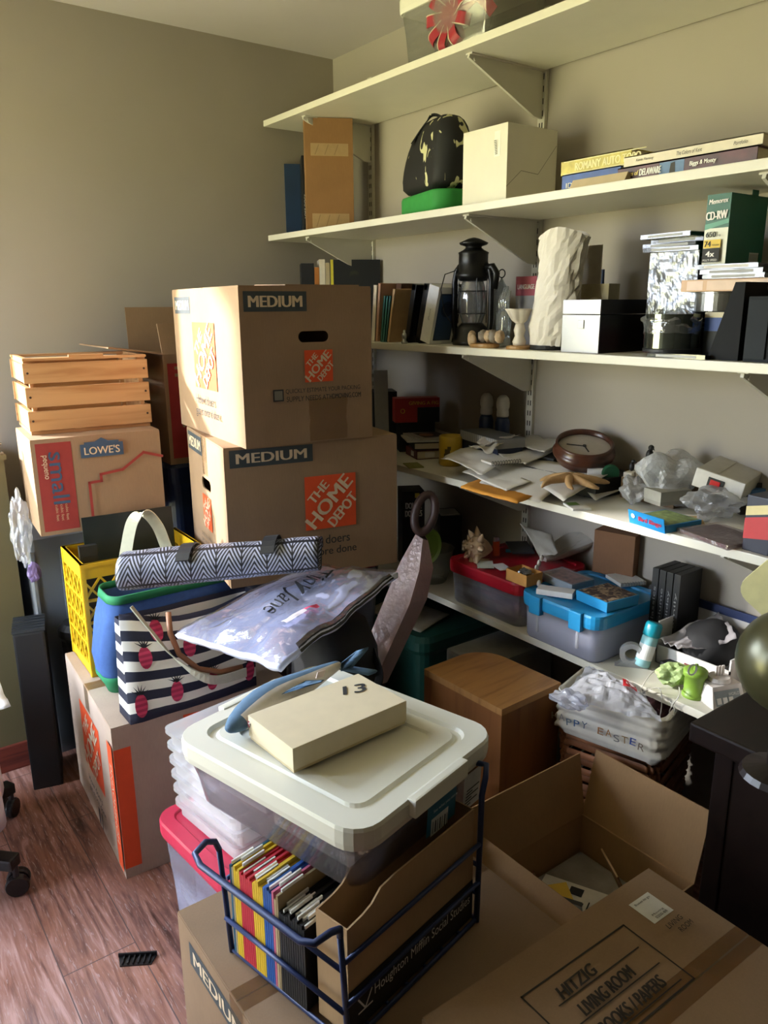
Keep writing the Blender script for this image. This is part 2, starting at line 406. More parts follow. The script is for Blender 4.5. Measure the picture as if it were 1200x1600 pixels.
def carton(name, label, loc, rz, w, d, h, closed=True, holes={}, mat=None, group='moving cartons', cat='cardboard box', seam='x', tape=True):
    t = thing(name, label, cat, loc, rz, group); mat = mat or m_card; q = .004
    b = MB(mat)
    panel(b, 0, w, 0, h, q, lambda a, z, e: (a, e, z), holes.get('front'))
    panel(b, 0, w, 0, h, q, lambda a, z, e: (a, d - e, z), holes.get('back'))
    panel(b, q, d - q, 0, h, q, lambda a, z, e: (e, a, z), holes.get('left'))
    panel(b, q, d - q, 0, h, q, lambda a, z, e: (w - e, a, z), holes.get('right'))
    b.box(q, w - q, q, d - q, 0, q); b.ob('carton_body', t)
    if closed:
        for s in (0, 1):
            f = MB(mat)
            if seam == 'x': f.box(.001, w - .001, .001 if s == 0 else d / 2 + .0015, d / 2 - .0015 if s == 0 else d - .001, h, h + .004)
            else: f.box(.001 if s == 0 else w / 2 + .0015, w / 2 - .0015 if s == 0 else w - .001, .001, d - .001, h, h + .004)
            f.ob('top_flap', t)
        if tape:
            f = MB(m_tape)
            if seam == 'x': f.box(.002, w - .002, d / 2 - .024, d / 2 + .024, h + .004, h + .0045).box(-.0008, 0, d / 2 - .024, d / 2 + .024, h - .07, h + .004)
            else: f.box(w / 2 - .024, w / 2 + .024, .002, d - .002, h + .004, h + .0045).box(w / 2 - .024, w / 2 + .024, -.0008, 0, h - .07, h + .004)
            f.ob('packing_tape', t)
    return t
def hd(cx, cy, s, sq=None, le=None, squash=1.0):
    """square retailer logo: three stencil words climbing diagonally"""
    sq = sq or m_hd; le = le or m_cream; r = math.radians(47); k = squash
    def P(a, bb): return cx + (a * math.cos(r) - bb * math.sin(r)) * s * k, cy + (a * math.sin(r) + bb * math.cos(r)) * s
    it = [('r', cx - s / 2 * k, cy - s / 2, s * k, s, sq)]
    for w_, a, bb, L, hh in (('THE', -.02, .31, .46, .17), ('HOME', -.02, .03, 1.12, .27), ('DEPOT', .03, -.28, .70, .20)):
        x, y = P(a, bb); it.append(('t', w_, x, y, L * s, hh * s, r, .05, 0, le))
    return it
def band(x, y, w, h, txt='MEDIUM', le=None):
    return [('r', x, y, w, h, m_band), ('t', txt, x + w / 2, y + h / 2, w * .84, h * .56, 0, .06, 0, le or m_cream)]
FRONT = lambda w, d, h: ((0, 0, 0), (1, 0, 0), (0, 0, 1))
LEFT = lambda w, d, h: ((0, d, 0), (0, -1, 0), (0, 0, 1))
RIGHT = lambda w, d, h: ((w, 0, 0), (0, 1, 0), (0, 0, 1))
TOP = lambda w, d, h: ((0, 0, h + .005), (1, 0, 0), (0, 1, 0))

# stack of two cartons in the middle
w, d, h = .511, .45, .388
t = carton('moving_carton', 'brown medium moving carton with large orange logo, under the topmost medium carton', (.862, 1.875, .75), math.radians(-10.9), w, d, h,
           holes={'left': (d * .5, .25, .055, .017)})
decal(t, 'printed_logo', band(.015, h - .052, .235, .048) + hd(.30, .215, .155) + [('t', 'How doers', .28, .105, .15, .026, 0, .01, 0, m_ink), ('t', 'get more done', .28, .068, .19, .03, 0, .01, 0, m_ink)], *FRONT(w, d, h))
decal(t, 'printed_logo', band(.015, h - .06, .18, .055) + hd(d * .5, .165, .10) + [('t', 'QUICKLY ESTIMATE YOUR PACKING', d * .5 + .02, .085, .2, .012, 0, 0, 0, m_ink), ('t', 'SUPPLY NEEDS AT HDMOVING.COM', d * .5 + .02, .066, .2, .012, 0, 0, 0, m_ink)], *LEFT(w, d, h))
f = MB(m_tape).box(-.0008, 0, d * .5 - .03, d * .5 + .03, h - .11, h + .004); f.ob('packing_tape', t)
w, d, h = .382, .551, .407
t = carton('moving_carton', 'brown medium moving carton on top of the stack, with hand hole and small orange logo', (.904, 1.824, 1.1425), math.radians(-5.2), w, d, h,
           holes={'front': (.205, h - .125, .045, .0145), 'back': (.205, h - .125, .045, .0145)}, tape=False)
decal(t, 'printed_logo', band(.012, h - .06, .175, .05) + hd(.217, .205, .084) + [('r', .08, .118, .03, .031, m_ink), ('r', .0835, .1215, .023, .024, M('7d7a6c', .8)),
      ('t', 'QUICKLY ESTIMATE YOUR PACKING', .228, .142, .225, .0135, 0, 0, 0, m_ink), ('t', 'SUPPLY NEEDS AT', .18, .122, .125, .0135, 0, 0, 0, m_ink), ('t', 'HDMOVING.COM', .293, .1225, .097, .0135, 0, .02, 0, m_ink)], *FRONT(w, d, h))
decal(t, 'printed_logo', band(.02, h - .066, .145, .048) + hd(.27, .225, .185) + [('t', 'How doers', .26, .10, .15, .026, 0, .006, 0, m_ink), ('t', 'get more done.', .28, .062, .20, .032, 0, .006, 0, m_ink)], *LEFT(w, d, h))
b = MB(m_tape); b.grid(lambda u, v: (.185 + .115 * u + .006 * noise.noise((u * 3, v * 5, 1)), -.0012 - .0012 * noise.noise((u * 9, v * 9, 0)), .004 + .115 * v), 14, 14); b.ob('packing_tape', t)
# open flaps peeking up at the top
b = MB(m_card); b.box(.15, w - .01, d * .1, d * .48, h + .004, h + .008, RX(math.radians(1.0))); b.ob('top_flap', t)

# large carton on the floor at left
w, d, h = .50, .545, .451
t = carton('moving_carton', 'brown moving carton on the floor at left, with an orange stripe down its edge', (.497, 1.86, 0), math.radians(-3.4), w, d, h, mat=cardboard('b8a390'),  # paler cardboard stands in for daylight on its left face
           holes={'front': (.235, h - .085, .045, .016)})
decal(t, 'printed_logo', [('r', 0, .03, .045, h - .09, m_hd), ('p', [(.19, h - .015), (.19, h - .085), (.28, h - .085), (.28, h - .02)], m_hd)] + [('r', .19, h - .103, .092, .036, m_ink)] + hd(.245, .255, .11)
      + [('r', .11, .12, .034, .034, m_ink), ('t', 'QUICKLY ESTIMATE YOUR', .24, .147, .17, .015, 0, 0, 0, m_ink), ('t', 'SUPPLY NEEDS AT', .21, .127, .11, .015, 0, 0, 0, m_ink)], *FRONT(w, d, h))
decal(t, 'printed_logo', hd(.27, .265, .21, squash=1.1) + [('r', d - .05, .02, .048, h - .07, m_hd), ('t', 'HOMEMOVING', d - .026, .22, .24, .022, PI / 2, .01, 0, m_cream),
      ('t', 'How doers', .28, .13, .16, .022, 0, .01, 0, m_ink), ('t', 'get more done.', .30, .10, .2, .026, 0, .01, 0, m_ink), ('r', .30, .03, .02, .055, m_ink), ('r', .335, .03, .012, .055, m_ink)], *LEFT(w, d, h))

# carton with wire rack on it, nearest the camera at lower left
w, d, h = .545, .49, .406
t = carton('moving_carton', 'brown medium moving carton on the floor in front, under the blue wire rack', (.408, .72, 0), 0, w, d, h, seam='x', mat=cardboard('8f755b'))
decal(t, 'printed_logo', band(.05, h - .075, .23, .05, le=m_cream) + hd(.3, .2, .15), *LEFT(w, d, h))
decal(t, 'printed_logo', hd(.27, .2, .15), *FRONT(w, d, h))

# carton marked by hand, bottom right
w, d, h = .545, .40, .468
t = carton('moving_carton', 'brown carton marked LIVING ROOM in marker, in front at bottom right', (.588, .318, 0), math.radians(-1), w, d, h, tape=True, seam='x')

# added unseen tree, placed to keep the low sun off the left window
b = MB(M('4d5f2c', .9, 0, .4, 6)); b.ball(.95, TR(-7.6, 8.29, 4.63), 4, .45, 3.2, (1, 1, 1.35))
t = thing('sun_block_tree', 'added unseen tree that blocks the sun outside the left window', 'tree', (-7.6, 8.29, -.3))
o = b.ob('blocker_foliage', t); o.matrix_parent_inverse = TR(7.6, -8.29, .3)
MB(M('5a4634', .9)).lathe([(.12, 0), (.08, 4.2)], ID, 12).ob('blocker_trunk', t)

# ================================================================== generic builders
def sheet(name, label, cat, pts, mat, amp=.004, parent=None, group=None, n=10, seed=0, thick=.0012, lift=0):
    """a loose sheet of paper or film over four corner points"""
    a, bq, c, d = [Vector(p) for p in pts]
    b = MB(mat)
    def fn(u, v):
        p = (a * (1 - u) + bq * u) * (1 - v) + (d * (1 - u) + c * u) * v
        q = noise.noise((u * 2.3 + seed * 3.1, v * 2.3, seed * 1.7)) + .4 * noise.noise((u * 7 + seed, v * 7, seed))
        return p + Vector((0, 0, lift + amp * (q + .8)))
    b.grid(fn, n, n); o = b.ob(name, parent, smooth=True, solid=thick)
    if not parent: tag(o, label, cat, group)
    return o
def crumple(name, label, cat, loc, r, sc, mat, amp=.45, freq=2.2, seed=1, parent=None, rz=0, sub=4, group=None):
    b = MB(mat); b.ball(r, ID, sub, amp, freq, sc, seed); o = b.ob(name, parent, smooth=False)
    # ridged creases
    for v in o.data.vertices:
        k = abs(noise.noise(v.co * (9 / r * .12) + Vector((seed, 0, 0)))); v.co *= 1 - .22 * k
    if parent: o.location = loc
    else:
        zmin = min(v.co.z for v in o.data.vertices); tag(o, label, cat, group, loc=(loc[0], loc[1], loc[2] - zmin), rz=rz)
    return o
def cuboid(name, label, cat, q, mat, bev=.0015, group=None, rz=0, part=None):
    """box thing from (x0, x1, y0, y1, z, h); origin at its x0, y0 foot"""
    x0, x1, y0, y1, z, h = q
    if part:
        t = thing(name, label, cat, (x0, y0, z), rz, group); MB(mat).box(0, x1 - x0, 0, y1 - y0, 0, h, bev=bev).ob(part, t); return t
    o = MB(mat).box(0, x1 - x0, 0, y1 - y0, 0, h, bev=bev).ob(name); return tag(o, label, cat, group, loc=(x0, y0, z), rz=rz)
m_page = M('ded3b8', .85, 0, .08, 90, 0, (1, 1, 12))
def book(name, label, loc, rz, w, d, h, cover, group=None, rx=0, ry=0, spine='x0', pages=None, cat='book'):
    """closed book lying or standing: w along x, d along y, h along z; its spine on one of the faces x0 x1 y0 z0"""
    t = thing(name, label, cat, loc, rz, group, rx, ry); c = .0022; b = MB(cover); p = MB(pages or m_page)
    # cover boards run parallel to the thin axis
    ax = min(range(3), key=lambda i: (w, d, h)[i]); D = [w, d, h]
    def bb(m_, lo, hi): m_.box(lo[0], hi[0], lo[1], hi[1], lo[2], hi[2])
    for s in (0, 1):
        lo, hi = [0, 0, 0], D[:]
        if s == 0: hi[ax] = c
        else: lo[ax] = D[ax] - c
        bb(b, lo, hi)
    si, sd = 'xyz'.index(spine[0]), int(spine[1])
    lo, hi = [0, 0, 0], D[:]
    if sd == 0: hi[si] = c
    else: lo[si] = D[si] - c
    bb(b, lo, hi); b.ob('book_cover', t)
    lo, hi = [.003] * 3, [v - .003 for v in D]
    lo[ax], hi[ax] = c, D[ax] - c
    if sd == 0: lo[si] = c
    else: hi[si] = D[si] - c
    bb(p, lo, hi); p.ob('pages', t)
    return t
def bin_(name, label, loc, rz, w, d, h, lid, group=None, body=None, lidh=.03, taper=.88, latch=None, cat='storage bin', rim=.012, grooves=True):
    """see-through lidded storage bin: tapered tub with rim and a moulded lid"""
    t = thing(name, label, cat, loc, rz, group); body = body or clear('f4f6ff', .16, .12, .12)
    b = MB(body); k = taper; hb = h - lidh; r = min(w, d) * .12
    L = [rrect(w * k * .97, d * k * .97, r * .8, .001), rrect(w * k, d * k, r * .9, .008), rrect(w * (k + .5 * (.965 - k)), d * (k + .5 * (.965 - k)), r, hb * .55), rrect(w * .965, d * .965, r, hb - .012), rrect(w * .985, d * .985, r, hb - .012), rrect(w * .985, d * .985, r, hb),
         rrect(w * .95, d * .95, r, hb), rrect(w * .95, d * .95, r, hb - .012), rrect(w * k - .006, d * k - .006, r * .8, .006)]
    b.loft(L, ID, True, True); b.ob('tub', t, smooth=True)
    g = MB(lid); s = w - 2 * rim
    L = [rrect(w, d, r * 1.05, hb - .012), rrect(w * 1.012, d * 1.012, r * 1.1, hb), rrect(w * 1.012, d * 1.012, r * 1.1, h - .006), rrect(w, d, r * 1.05, h)]
    if grooves:
        L += [rrect(w * .80, d * .86, r * .7, h), rrect(w * .78, d * .84, r * .65, h - .007), rrect(w * .74, d * .80, r * .6, h - .007), rrect(w * .72, d * .78, r * .6, h - .002), rrect(w * .58, d * .64, r * .4, h - .002), rrect(w * .565, d * .625, r * .4, h - .007)]
    else: L += [rrect(w * .86, d * .86, r * .7, h), rrect(w * .84, d * .84, r * .65, h - .005)]
    g.loft(L, ID, True, True); lo = g.ob('lid', t, smooth=False)
    if latch:
        for sx in (-1, 1):
            q = MB(latch); q.box(sx * w * .5 - .004, sx * w * .5 + .012, -d * .14, d * .14, hb - .03, h + .002, bev=.004); q.ob('latch', t)
    return t

# ================================================================== left side of the room
m_olive = M('5d5436', .7, 0, .05, 8); m_plinth = wood('6d3024', '4a1e17')
t = thing('low_cabinet', 'olive painted waist high cabinet with a reddish plinth at the left edge', 'cabinet', (-.30, 2.60, 0))
MB(m_olive).box(0, .766, .012, .245, .09, 1.05).box(-.0, .772, 0, .245, 1.05, 1.065).ob('cabinet_body', t)
MB(m_plinth).box(0, .772, 0, .245, 0, .09, bev=.004).ob('plinth', t)
b = MB(M('6b6a66', .25, .9)); b.lathe([(.018, 0), (.018, .008), (.008, .012), (.008, .024), (.016, .03), (.016, .036), (.004, .04)], ID, 16)
tag(b.ob('metal_knob'), 'small dark metal knob standing on the olive cabinet top', 'knob', loc=(.452, 2.625, 1.065))
crumple('plastic_bag', 'clear crumpled bag with a purple print hanging at the cabinet corner', 'plastic bag', (.482, 2.575, .70), .07, (.45, .35, 1.5), clear('f0f0f4', .35, .2, .1, .5), .5, 2.5, 4)
o = crumple('purple_card', 'purple wrapped item under the clear bag at the cabinet corner', 'wrapper', (.50, 2.555, .655), .03, (.7, .3, 1.2), M('7d6b9a', .4), .3, 3, 9, sub=3)
# grey tote, navy tote and the stack on them
m_grey = clear('9aa0a6', .75, .1, .2)
t = thing('storage_tote', 'tall grey storage tote under the carton with the small and blue roof logo', 'storage bin', (.69, 2.72, 0))
b = MB(m_grey); b.loft([rrect(.36, .21, .02, 0), rrect(.40, .235, .03, .78)]); b.ob('tub', t)
b = MB(m_grey)
for i in range(5): b.box(-.185 + i * .09, -.175 + i * .09, -.121, -.113, .05, .74, RX(.0))
b.ob('rib', t); MB(M('8d9298', .5)).loft([rrect(.415, .245, .03, .78), rrect(.42, .248, .03, .80), rrect(.41, .24, .03, .848)]).ob('lid', t)
t = thing('waste_bin', 'black slatted plastic bin on the floor between cabinet and moving carton', 'bin', (.455, 2.50, 0), math.radians(-14))
m_blk = M('17181a', .5); b = MB(m_blk)
b.box(-.045, .045, -.075, .075, 0, .54, bev=.006)
b.ob('bin_body', t); s = MB(M('2a2d30', .4))
for i in range(6): s.box(-.047, .047, -.07 + i * .024, -.062 + i * .024, .54, .548)
s.ob('slats', t)
tag(MB(M('1b1c1e', .45)).lathe([(.055, 0), (.06, .46), (.068, .475), (.068, .50), (.05, .515)], ID, 24).ob('round_bin'), 'round black bin with domed lid behind the large floor carton', 'bin', loc=(.605, 2.497, 0))
t = thing('storage_tote', 'navy blue tote standing behind the medium cartons', 'storage bin', (1.16, 2.63, 0))
b = MB(M('16264d', .45)); b.loft([rrect(.42, .30, .03, 0), rrect(.46, .35, .04, .93)]); b.ob('tub', t)
MB(M('132043', .4)).loft([rrect(.475, .365, .04, .93), rrect(.48, .37, .04, .985), rrect(.46, .35, .04, .995)]).ob('lid', t)
w, d, h = .42, .35, .36
t = carton('open_carton', 'open brown carton with raised flaps behind the stacked medium cartons', (.94, 2.455, .997), math.radians(-2), w, d, h, closed=False, mat=cardboard('8f7355'))
mm = cardboard('8f7355')
MB(mm).box(0, w, d - .004, d, 0, .165, TR(0, 0, h) @ RX(math.radians(-3))).ob('flap', t)
MB(mm).box(0, w, 0, .004, 0, .10, TR(0, 0, h) @ RX(math.radians(-18))).ob('flap', t)
MB(mm).box(-.17, 0, 0, d, 0, .004, TR(0, 0, h) @ RY(math.radians(8))).ob('flap', t)
decal(t, 'printed_band', [('r', .012, .02, .085, h - .05, M('9c2b26', .7)), ('t', 'small', .055, .22, .2, .04, PI / 2, .01, 0, mm)], *FRONT(w, d, h))

w, d, h = .372, .30, .283
t = carton('moving_carton', 'brown small carton with blue roof logo and red house outline under the wooden crate', (.497, 2.375, .849), math.radians(-5), w, d, h, tape=False)
m_rd = M('93322c', .75); m_bl = M('39506a', .7)
it = [('r', .012, .012, .098, h - .02, m_rd), ('t', 'small', .068, .17, .155, .047, -PI / 2, .012, 0, m_bl), ('t', 'pequeno', .032, .205, .07, .016, -PI / 2, 0, 0, m_cream)]
for i in range(3): it.append(('t', 'cubic feet', .08 - i * .014, .066, .05, .008, -PI / 2, 0, 0, M('c0a07c', .8)))
it += [('p', [(.134, .222), (.258, .222), (.258, .262), (.246, .262), (.246, .268), (.216, .268), (.196, .279), (.176, .268), (.146, .268), (.146, .262), (.134, .262)], m_bl), ('t', "LOWE'S", .196, .242, .102, .023, 0, .02, 0, m_cream)]
it += [('l', [(w, .205), (w - .055, .222), (.25, .176), (.185, .168), (.185, .148), (.15, .146), (.15, .028), (w, .035)], .008, m_rd)]
decal(t, 'printed_logo', it, *FRONT(w, d, h))

# slatted wooden crate
m_pine = wood('bb9163', 'a5764a', (.6, 9, 9), 4); m_nail = M('3a2a20', .6)
w, d, h = .360, .285, .225
t = thing('wooden_crate', 'slatted pine crate on top of the carton with the blue roof logo', 'crate', (.520, 2.46, 1.1365), math.radians(-5))
for i in range(3):
    z0 = .012 + i * .07; sl = MB(m_pine); sl.box(0, w, 0, .009, z0, z0 + .058, bev=.0015); o = sl.ob('slat', t)
    n = MB(m_nail)
    for x in (.012, w - .012): n.cyl(.0035, 0, .001, TR(x, 0, z0 + .03) @ RX(PI / 2), 8)
    n.ob('nails', o)
    MB(m_pine).box(0, w, d - .009, d, z0, z0 + .058, bev=.0015).ob('slat', t)
for x0 in (.004, w - .016):
    e = MB(m_pine)
    for zz in (0.012, .082, .152): e.box(x0, x0 + .012, .009, d - .009, zz, zz + .058)
    for yy in (.01, d - .032): e.box(x0 + .012 if x0 < .1 else x0 - .012, x0 + .024 if x0 < .1 else x0, yy, yy + .022, .004, h)
    e.box(x0, x0 + .012, .009, d - .009, h - .02, h)
    e.ob('end_panel', t)
MB(m_pine).box(.004, w - .004, .009, d - .009, .0, .01).ob('crate_bottom', t)
f = MB(m_pine); f.box(.002, w - .002, .002, .05, h - .008, h - .001).box(.13, .23, .003, .012, h - .001, h + .006).box(.002, w - .002, d - .05, d - .002, h - .008, h - .001); f.ob('top_rail', t)

# ------------------------------------------------------------------ office chair at the left edge
t = thing('office_chair', 'office chair with a pale cloth cover, mostly out of frame at left', 'chair', (.03, 2.20, 0))
m_cover = M('cfccd2', .85, 0, .05, 14, .3); m_chb = M('101012', .4)
for i in range(5):
    a = math.radians(-46 + 72 * i); g = MB(m_chb); g.box(0, .32, -.02, .02, .085, .118, RZ(a), bev=.006); lg = g.ob('leg', t)
    cx, cy = .315 * math.cos(a), .315 * math.sin(a)
    q = MB(m_chb); q.lathe([(.0275, -.011), (.03, -.006), (.03, .006), (.0275, .011)], TR(cx, cy, .03) @ RZ(a + .5) @ RX(PI / 2), 20)
    q.lathe([(.0275, -.011), (.03, -.006), (.03, .006), (.0275, .011)], TR(cx + .03 * math.cos(a + 2.07), cy + .03 * math.sin(a + 2.07), .03) @ RZ(a + .5) @ RX(PI / 2), 20)
    q.cyl(.008, .03, .09, TR(cx, cy, 0), 10); q.ob('caster', lg)
b = MB(M('808084', .3, .8)); b.cyl(.03, .1, .44); b.ob('column', t)
b = MB(m_cover); b.loft([rrect(.40, .44, .08, .38), rrect(.45, .48, .1, .40), rrect(.45, .48, .1, .43), rrect(.40, .44, .09, .45)]); b.ob('seat', t, smooth=True)
def skirt(u, v):
    a = 2 * PI * u; rr = .245 + .012 * math.sin(a * 9) * (1 - v)
    return (rr * math.cos(a), rr * math.sin(a) * 1.02, .17 + .25 * v + .02 * math.sin(a * 3) * (1 - v))
b = MB(m_cover); b.grid(skirt, 72, 6, close_u=True); b.ob('cloth_cover', t, smooth=True, solid=.002)
b = MB(m_cover); b.loft([rrect(.36, .05, .02, .6, cx=-.06, cy=-.25), rrect(.42, .07, .03, .72, cx=-.06, cy=-.26), rrect(.40, .06, .03, .90, cx=-.06, cy=-.29), rrect(.3, .03, .012, .93, cx=-.06, cy=-.295)]); b.ob('backrest', t, smooth=True)
MB(m_chb).box(-.09, -.03, -.27, -.23, .42, .7).ob('back_bar', t)
sheet('paper_sheet', 'folded white paper on the covered chair at the left edge', 'paper', [(.10, 2.10, .455), (.315, 2.12, .455), (.32, 2.33, .455), (.12, 2.36, .455)], M('e6e6ea', .8), .02, seed=3)

# comb shaped clip lying on the floor
b = MB(M('0c0c0d', .45)); R_ = RZ(math.radians(-32))
b.prism([(-.045, .012), (.045, .012), (.036, -.016), (-.036, -.016)], 0, .004)
for i in range(6): b.box(-.032 + i * .0122, -.029 + i * .0122, -.014, .010, .004, .009)
b.box(-.045, .045, .009, .013, .004, .013)
tag(b.ob('plastic_clip'), 'small black ribbed plastic clip lying on the floor planks', 'clip', loc=(.424, 1.573, 0), rot=(0, 0, math.radians(-32)))

# ================================================================== bags on the floor carton
m_yel = M('e2b51e', .45, 0, .03)
def milk_crate(loc, rz, w, d, h):
    t = thing('milk_crate', 'yellow lattice plastic crate holding dark boards on the floor carton', 'crate', loc, rz)
    b = MB(m_yel); q = .008
    def wall(mt, L):
        b.box(0, L, 0, q, h - .045, h, mt).box(0, L, -.003, q + .001, h - .012, h, mt).box(0, L, 0, q, 0, .03, mt); nn = max(3, int(L / .045)); rows = 4; zz = .03; rh = (h - .075) / rows
        for r in range(rows):
            for i in range(nn):
                x0 = i * L / nn; x1 = x0 + L / nn; z0 = zz + r * rh; z1 = z0 + rh
                for (xa, za, xb, zb) in ((x0, z0, x1, z1), (x0, z1, x1, z0)):
                    dx, dz = xb - xa, zb - za; l = math.hypot(dx, dz); px, pz = -dz / l * .003, dx / l * .003
                    v = [(xa - px, 0, za - pz), (xb - px, 0, zb - pz), (xb + px, 0, zb + pz), (xa + px, 0, za + pz)]
                    b.loft([v, [(x, q * .8, z) for x, _y, z in v]], mt)
            b.box(0, L, 0, q, zz + r * rh - .003, zz + r * rh + .004, mt)
        for x in (0, L - .012): b.box(x, x + .012, -.002, q + .002, 0, h, mt)
    wall(ID, w); wall(TR(0, d - q, 0), w); wall(TR(q, 0, 0) @ RZ(PI / 2), d); wall(TR(w, 0, 0) @ RZ(PI / 2), d)
    b.box(0, w, 0, d, 0, .006); b.ob('crate_body', t); return t
milk_crate((.548, 2.18, .4565), math.radians(-2), .355, .225, .345)
for k, (y, zt, tl, c, lb) in enumerate(((2.315, .90, -4, '16201d', 'tall dark green board sticking out of the yellow crate'), (2.35, .843, -3, '0f1012', 'black board at the back of the yellow crate'))):
    hh = zt - .47
    b = MB(M(c, .35)); b.box(0, .27, 0, .006, 0, hh, bev=.001); tag(b.ob('board'), lb, 'board', loc=(.60 + k * .012, y - .02, .47), rot=(math.radians(tl), 0, math.radians(-5)))
b = MB(M('20221f', .5)); b.box(0, .05, 0, .02, 0, .37); b.box(.006, .044, -.001, 0, .26, .34); tag(b.ob('folder'), 'narrow dark folder at the left end inside the yellow crate', 'folder', loc=(.568, 2.25, .4635), rot=(0, 0, math.radians(-5)))

# blue tote bag with green rim and base
m_blue = M('35568f', .85, 0, .1, 60, .2); m_grn = M('1f7a4d', .8, 0, .06, 40); m_web = M('c9c9b4', .85, 0, .04, 80)
t = thing('tote_bag', 'blue denim tote bag with green rim and base in front of the yellow crate', 'bag', (0, 0, 0))
def bag_loops(zs):
    L = []
    for z, x0, x1, y0, y1 in zs:
        l = rrect(x1 - x0, y1 - y0, min(.035, (y1 - y0) * .45), z, 6, (x0 + x1) / 2, (y0 + y1) / 2)
        L.append([(x + .006 * noise.noise((x * 20, y * 20, z * 15)), y + .006 * noise.noise((x * 18, z * 20, y * 11)), zz) for x, y, zz in l])
    return L
BL = [(.457, .565, .93, 2.04, 2.14), (.50, .545, .95, 2.025, 2.15), (.56, .54, .97, 2.02, 2.155), (.66, .56, .97, 2.02, 2.155), (.725, .575, .98, 2.02, 2.155)]
b = MB(m_blue); b.loft(bag_loops(BL), ID, True, False); b.ob('bag_body', t, smooth=True, solid=.003)
b = MB(m_grn); b.loft(bag_loops([(.722, .573, .982, 2.018, 2.157), (.745, .577, .983, 2.018, 2.157)]), ID, False, False); b.ob('rim', t, smooth=True, solid=.005)
b = MB(m_grn); b.loft(bag_loops([(.456, .562, .933, 2.038, 2.142), (.495, .543, .953, 2.023, 2.152), (.51, .542, .955, 2.021, 2.154)]), ID, True, False); b.ob('base', t, smooth=True, solid=.002)
def strap(pts, w, mat, name, parent, thick=.003, side=(0, 1, 0)):
    """flat webbing along a smoothed path"""
    P = [Vector(p) for p in pts]; Q = []
    for i in range(len(P) - 1):
        p0, p1, p2, p3 = P[max(i - 1, 0)], P[i], P[i + 1], P[min(i + 2, len(P) - 1)]
        for k in range(8):
            s = k / 8; Q.append(.5 * ((2 * p1) + (p2 - p0) * s + (2 * p0 - 5 * p1 + 4 * p2 - p3) * s * s + (3 * p1 - p0 - 3 * p2 + p3) * s ** 3))
    Q.append(P[-1]); b = MB(mat); L = []
    for i, p in enumerate(Q):
        tg = (Q[min(i + 1, len(Q) - 1)] - Q[max(i - 1, 0)]).normalized(); sd = Vector(side); sd = (sd - tg * sd.dot(tg)).normalized(); nn = tg.cross(sd)
        L.append([p + sd * w / 2 + nn * thick / 2, p - sd * w / 2 + nn * thick / 2, p - sd * w / 2 - nn * thick / 2, p + sd * w / 2 - nn * thick / 2])
    b.loft(L); return b.ob(name, parent, smooth=False)
strap([(0.635, 2.100, 0.764), (0.652, 2.090, 0.848), (0.677, 2.090, 0.927), (0.712, 2.090, 0.947), (0.745, 2.090, 0.906), (0.768, 2.100, 0.842), (0.783, 2.100, 0.791)], .032, m_web, 'handle', t, side=(.8, -.5, .2))
# rolled black and white bag
def chev_mat():
    m, tr, p = base('black_white_chevron'); tc = tr.nodes.new('ShaderNodeTexCoord'); s = tr.nodes.new('ShaderNodeSeparateXYZ'); tr.links.new(tc.outputs['UV'], s.inputs[0])
    def mt(op, a, bq=None, c=None):
        n = tr.nodes.new('ShaderNodeMath'); n.operation = op
        for i, v in enumerate((a, bq, c)):
            if v is None: continue
            if isinstance(v, (int, float)): n.inputs[i].default_value = v
            else: tr.links.new(v, n.inputs[i])
        return n.outputs[0]
    u = mt('MULTIPLY', s.outputs[0], 8); v = mt('MULTIPLY', s.outputs[1], 9)
    pu = mt('PINGPONG', u, .5); ph = mt('ADD', mt('MULTIPLY', pu, 7), mt('MULTIPLY', v, 5))
    st = mt('GREATER_THAN', mt('FRACT', ph), .52)
    e1 = mt('GREATER_THAN', mt('PINGPONG', u, .5), .03); e2 = mt('GREATER_THAN', mt('PINGPONG', v, .5), .05)
    r = ramp(tr, mt('MULTIPLY', mt('MULTIPLY', st, e1), e2), [(0, lin('15161c')), (1, lin('9498aa'))]); tr.links.new(r.outputs[0], p.inputs['Base Color']); p.inputs['Roughness'].default_value = .4
    return m
A, Bq = Vector((0.600, 1.952, 0.835)), Vector((1.000, 1.632, 0.885)); ax = (Bq - A)
t = thing('rolled_bag', 'rolled up black and white chevron bag lying across the blue tote', 'bag', A, math.atan2(ax.y, ax.x)); L = ax.length
b = MB(chev_mat()); nu, nv = 40, 40
def rollf(u, v):
    a = 2 * PI * v * 1.9; r = (.064 - .010 * u) - .026 * v + .004 * noise.noise((u * 5, v * 6, 2))
    rr = r * (1.0 if v > .08 else 1.02)
    return (u * L + .004 * noise.noise((v * 9, 0, 0)), rr * 1.15 * math.cos(a), rr * .85 * math.sin(a) + ax.z * u)
b.grid(rollf, nu, nv); o = b.ob('bag_body', t, smooth=True, solid=.0025)
uv = o.data.uv_layers.new(name='UVMap')
for pl in o.data.polygons:
    for li in pl.loop_indices:
        vi = o.data.loops[li].vertex_index; uv.data[li].uv = ((vi // (nv + 1)) / nu, (vi % (nv + 1)) / nv * .72)
for xx in (.30, .72):
    q = MB(m_blk); q.loft([[(xx * L + dx + s, .076 * math.cos(a), .057 * math.sin(a) + ax.z * (xx + dx / L)) for a in [PI * .1 * k for k in range(2, 9)] for s in (0,)] for dx in (0, .035)], ID, False, False, closed=False); q.ob('strap', t, solid=.004)

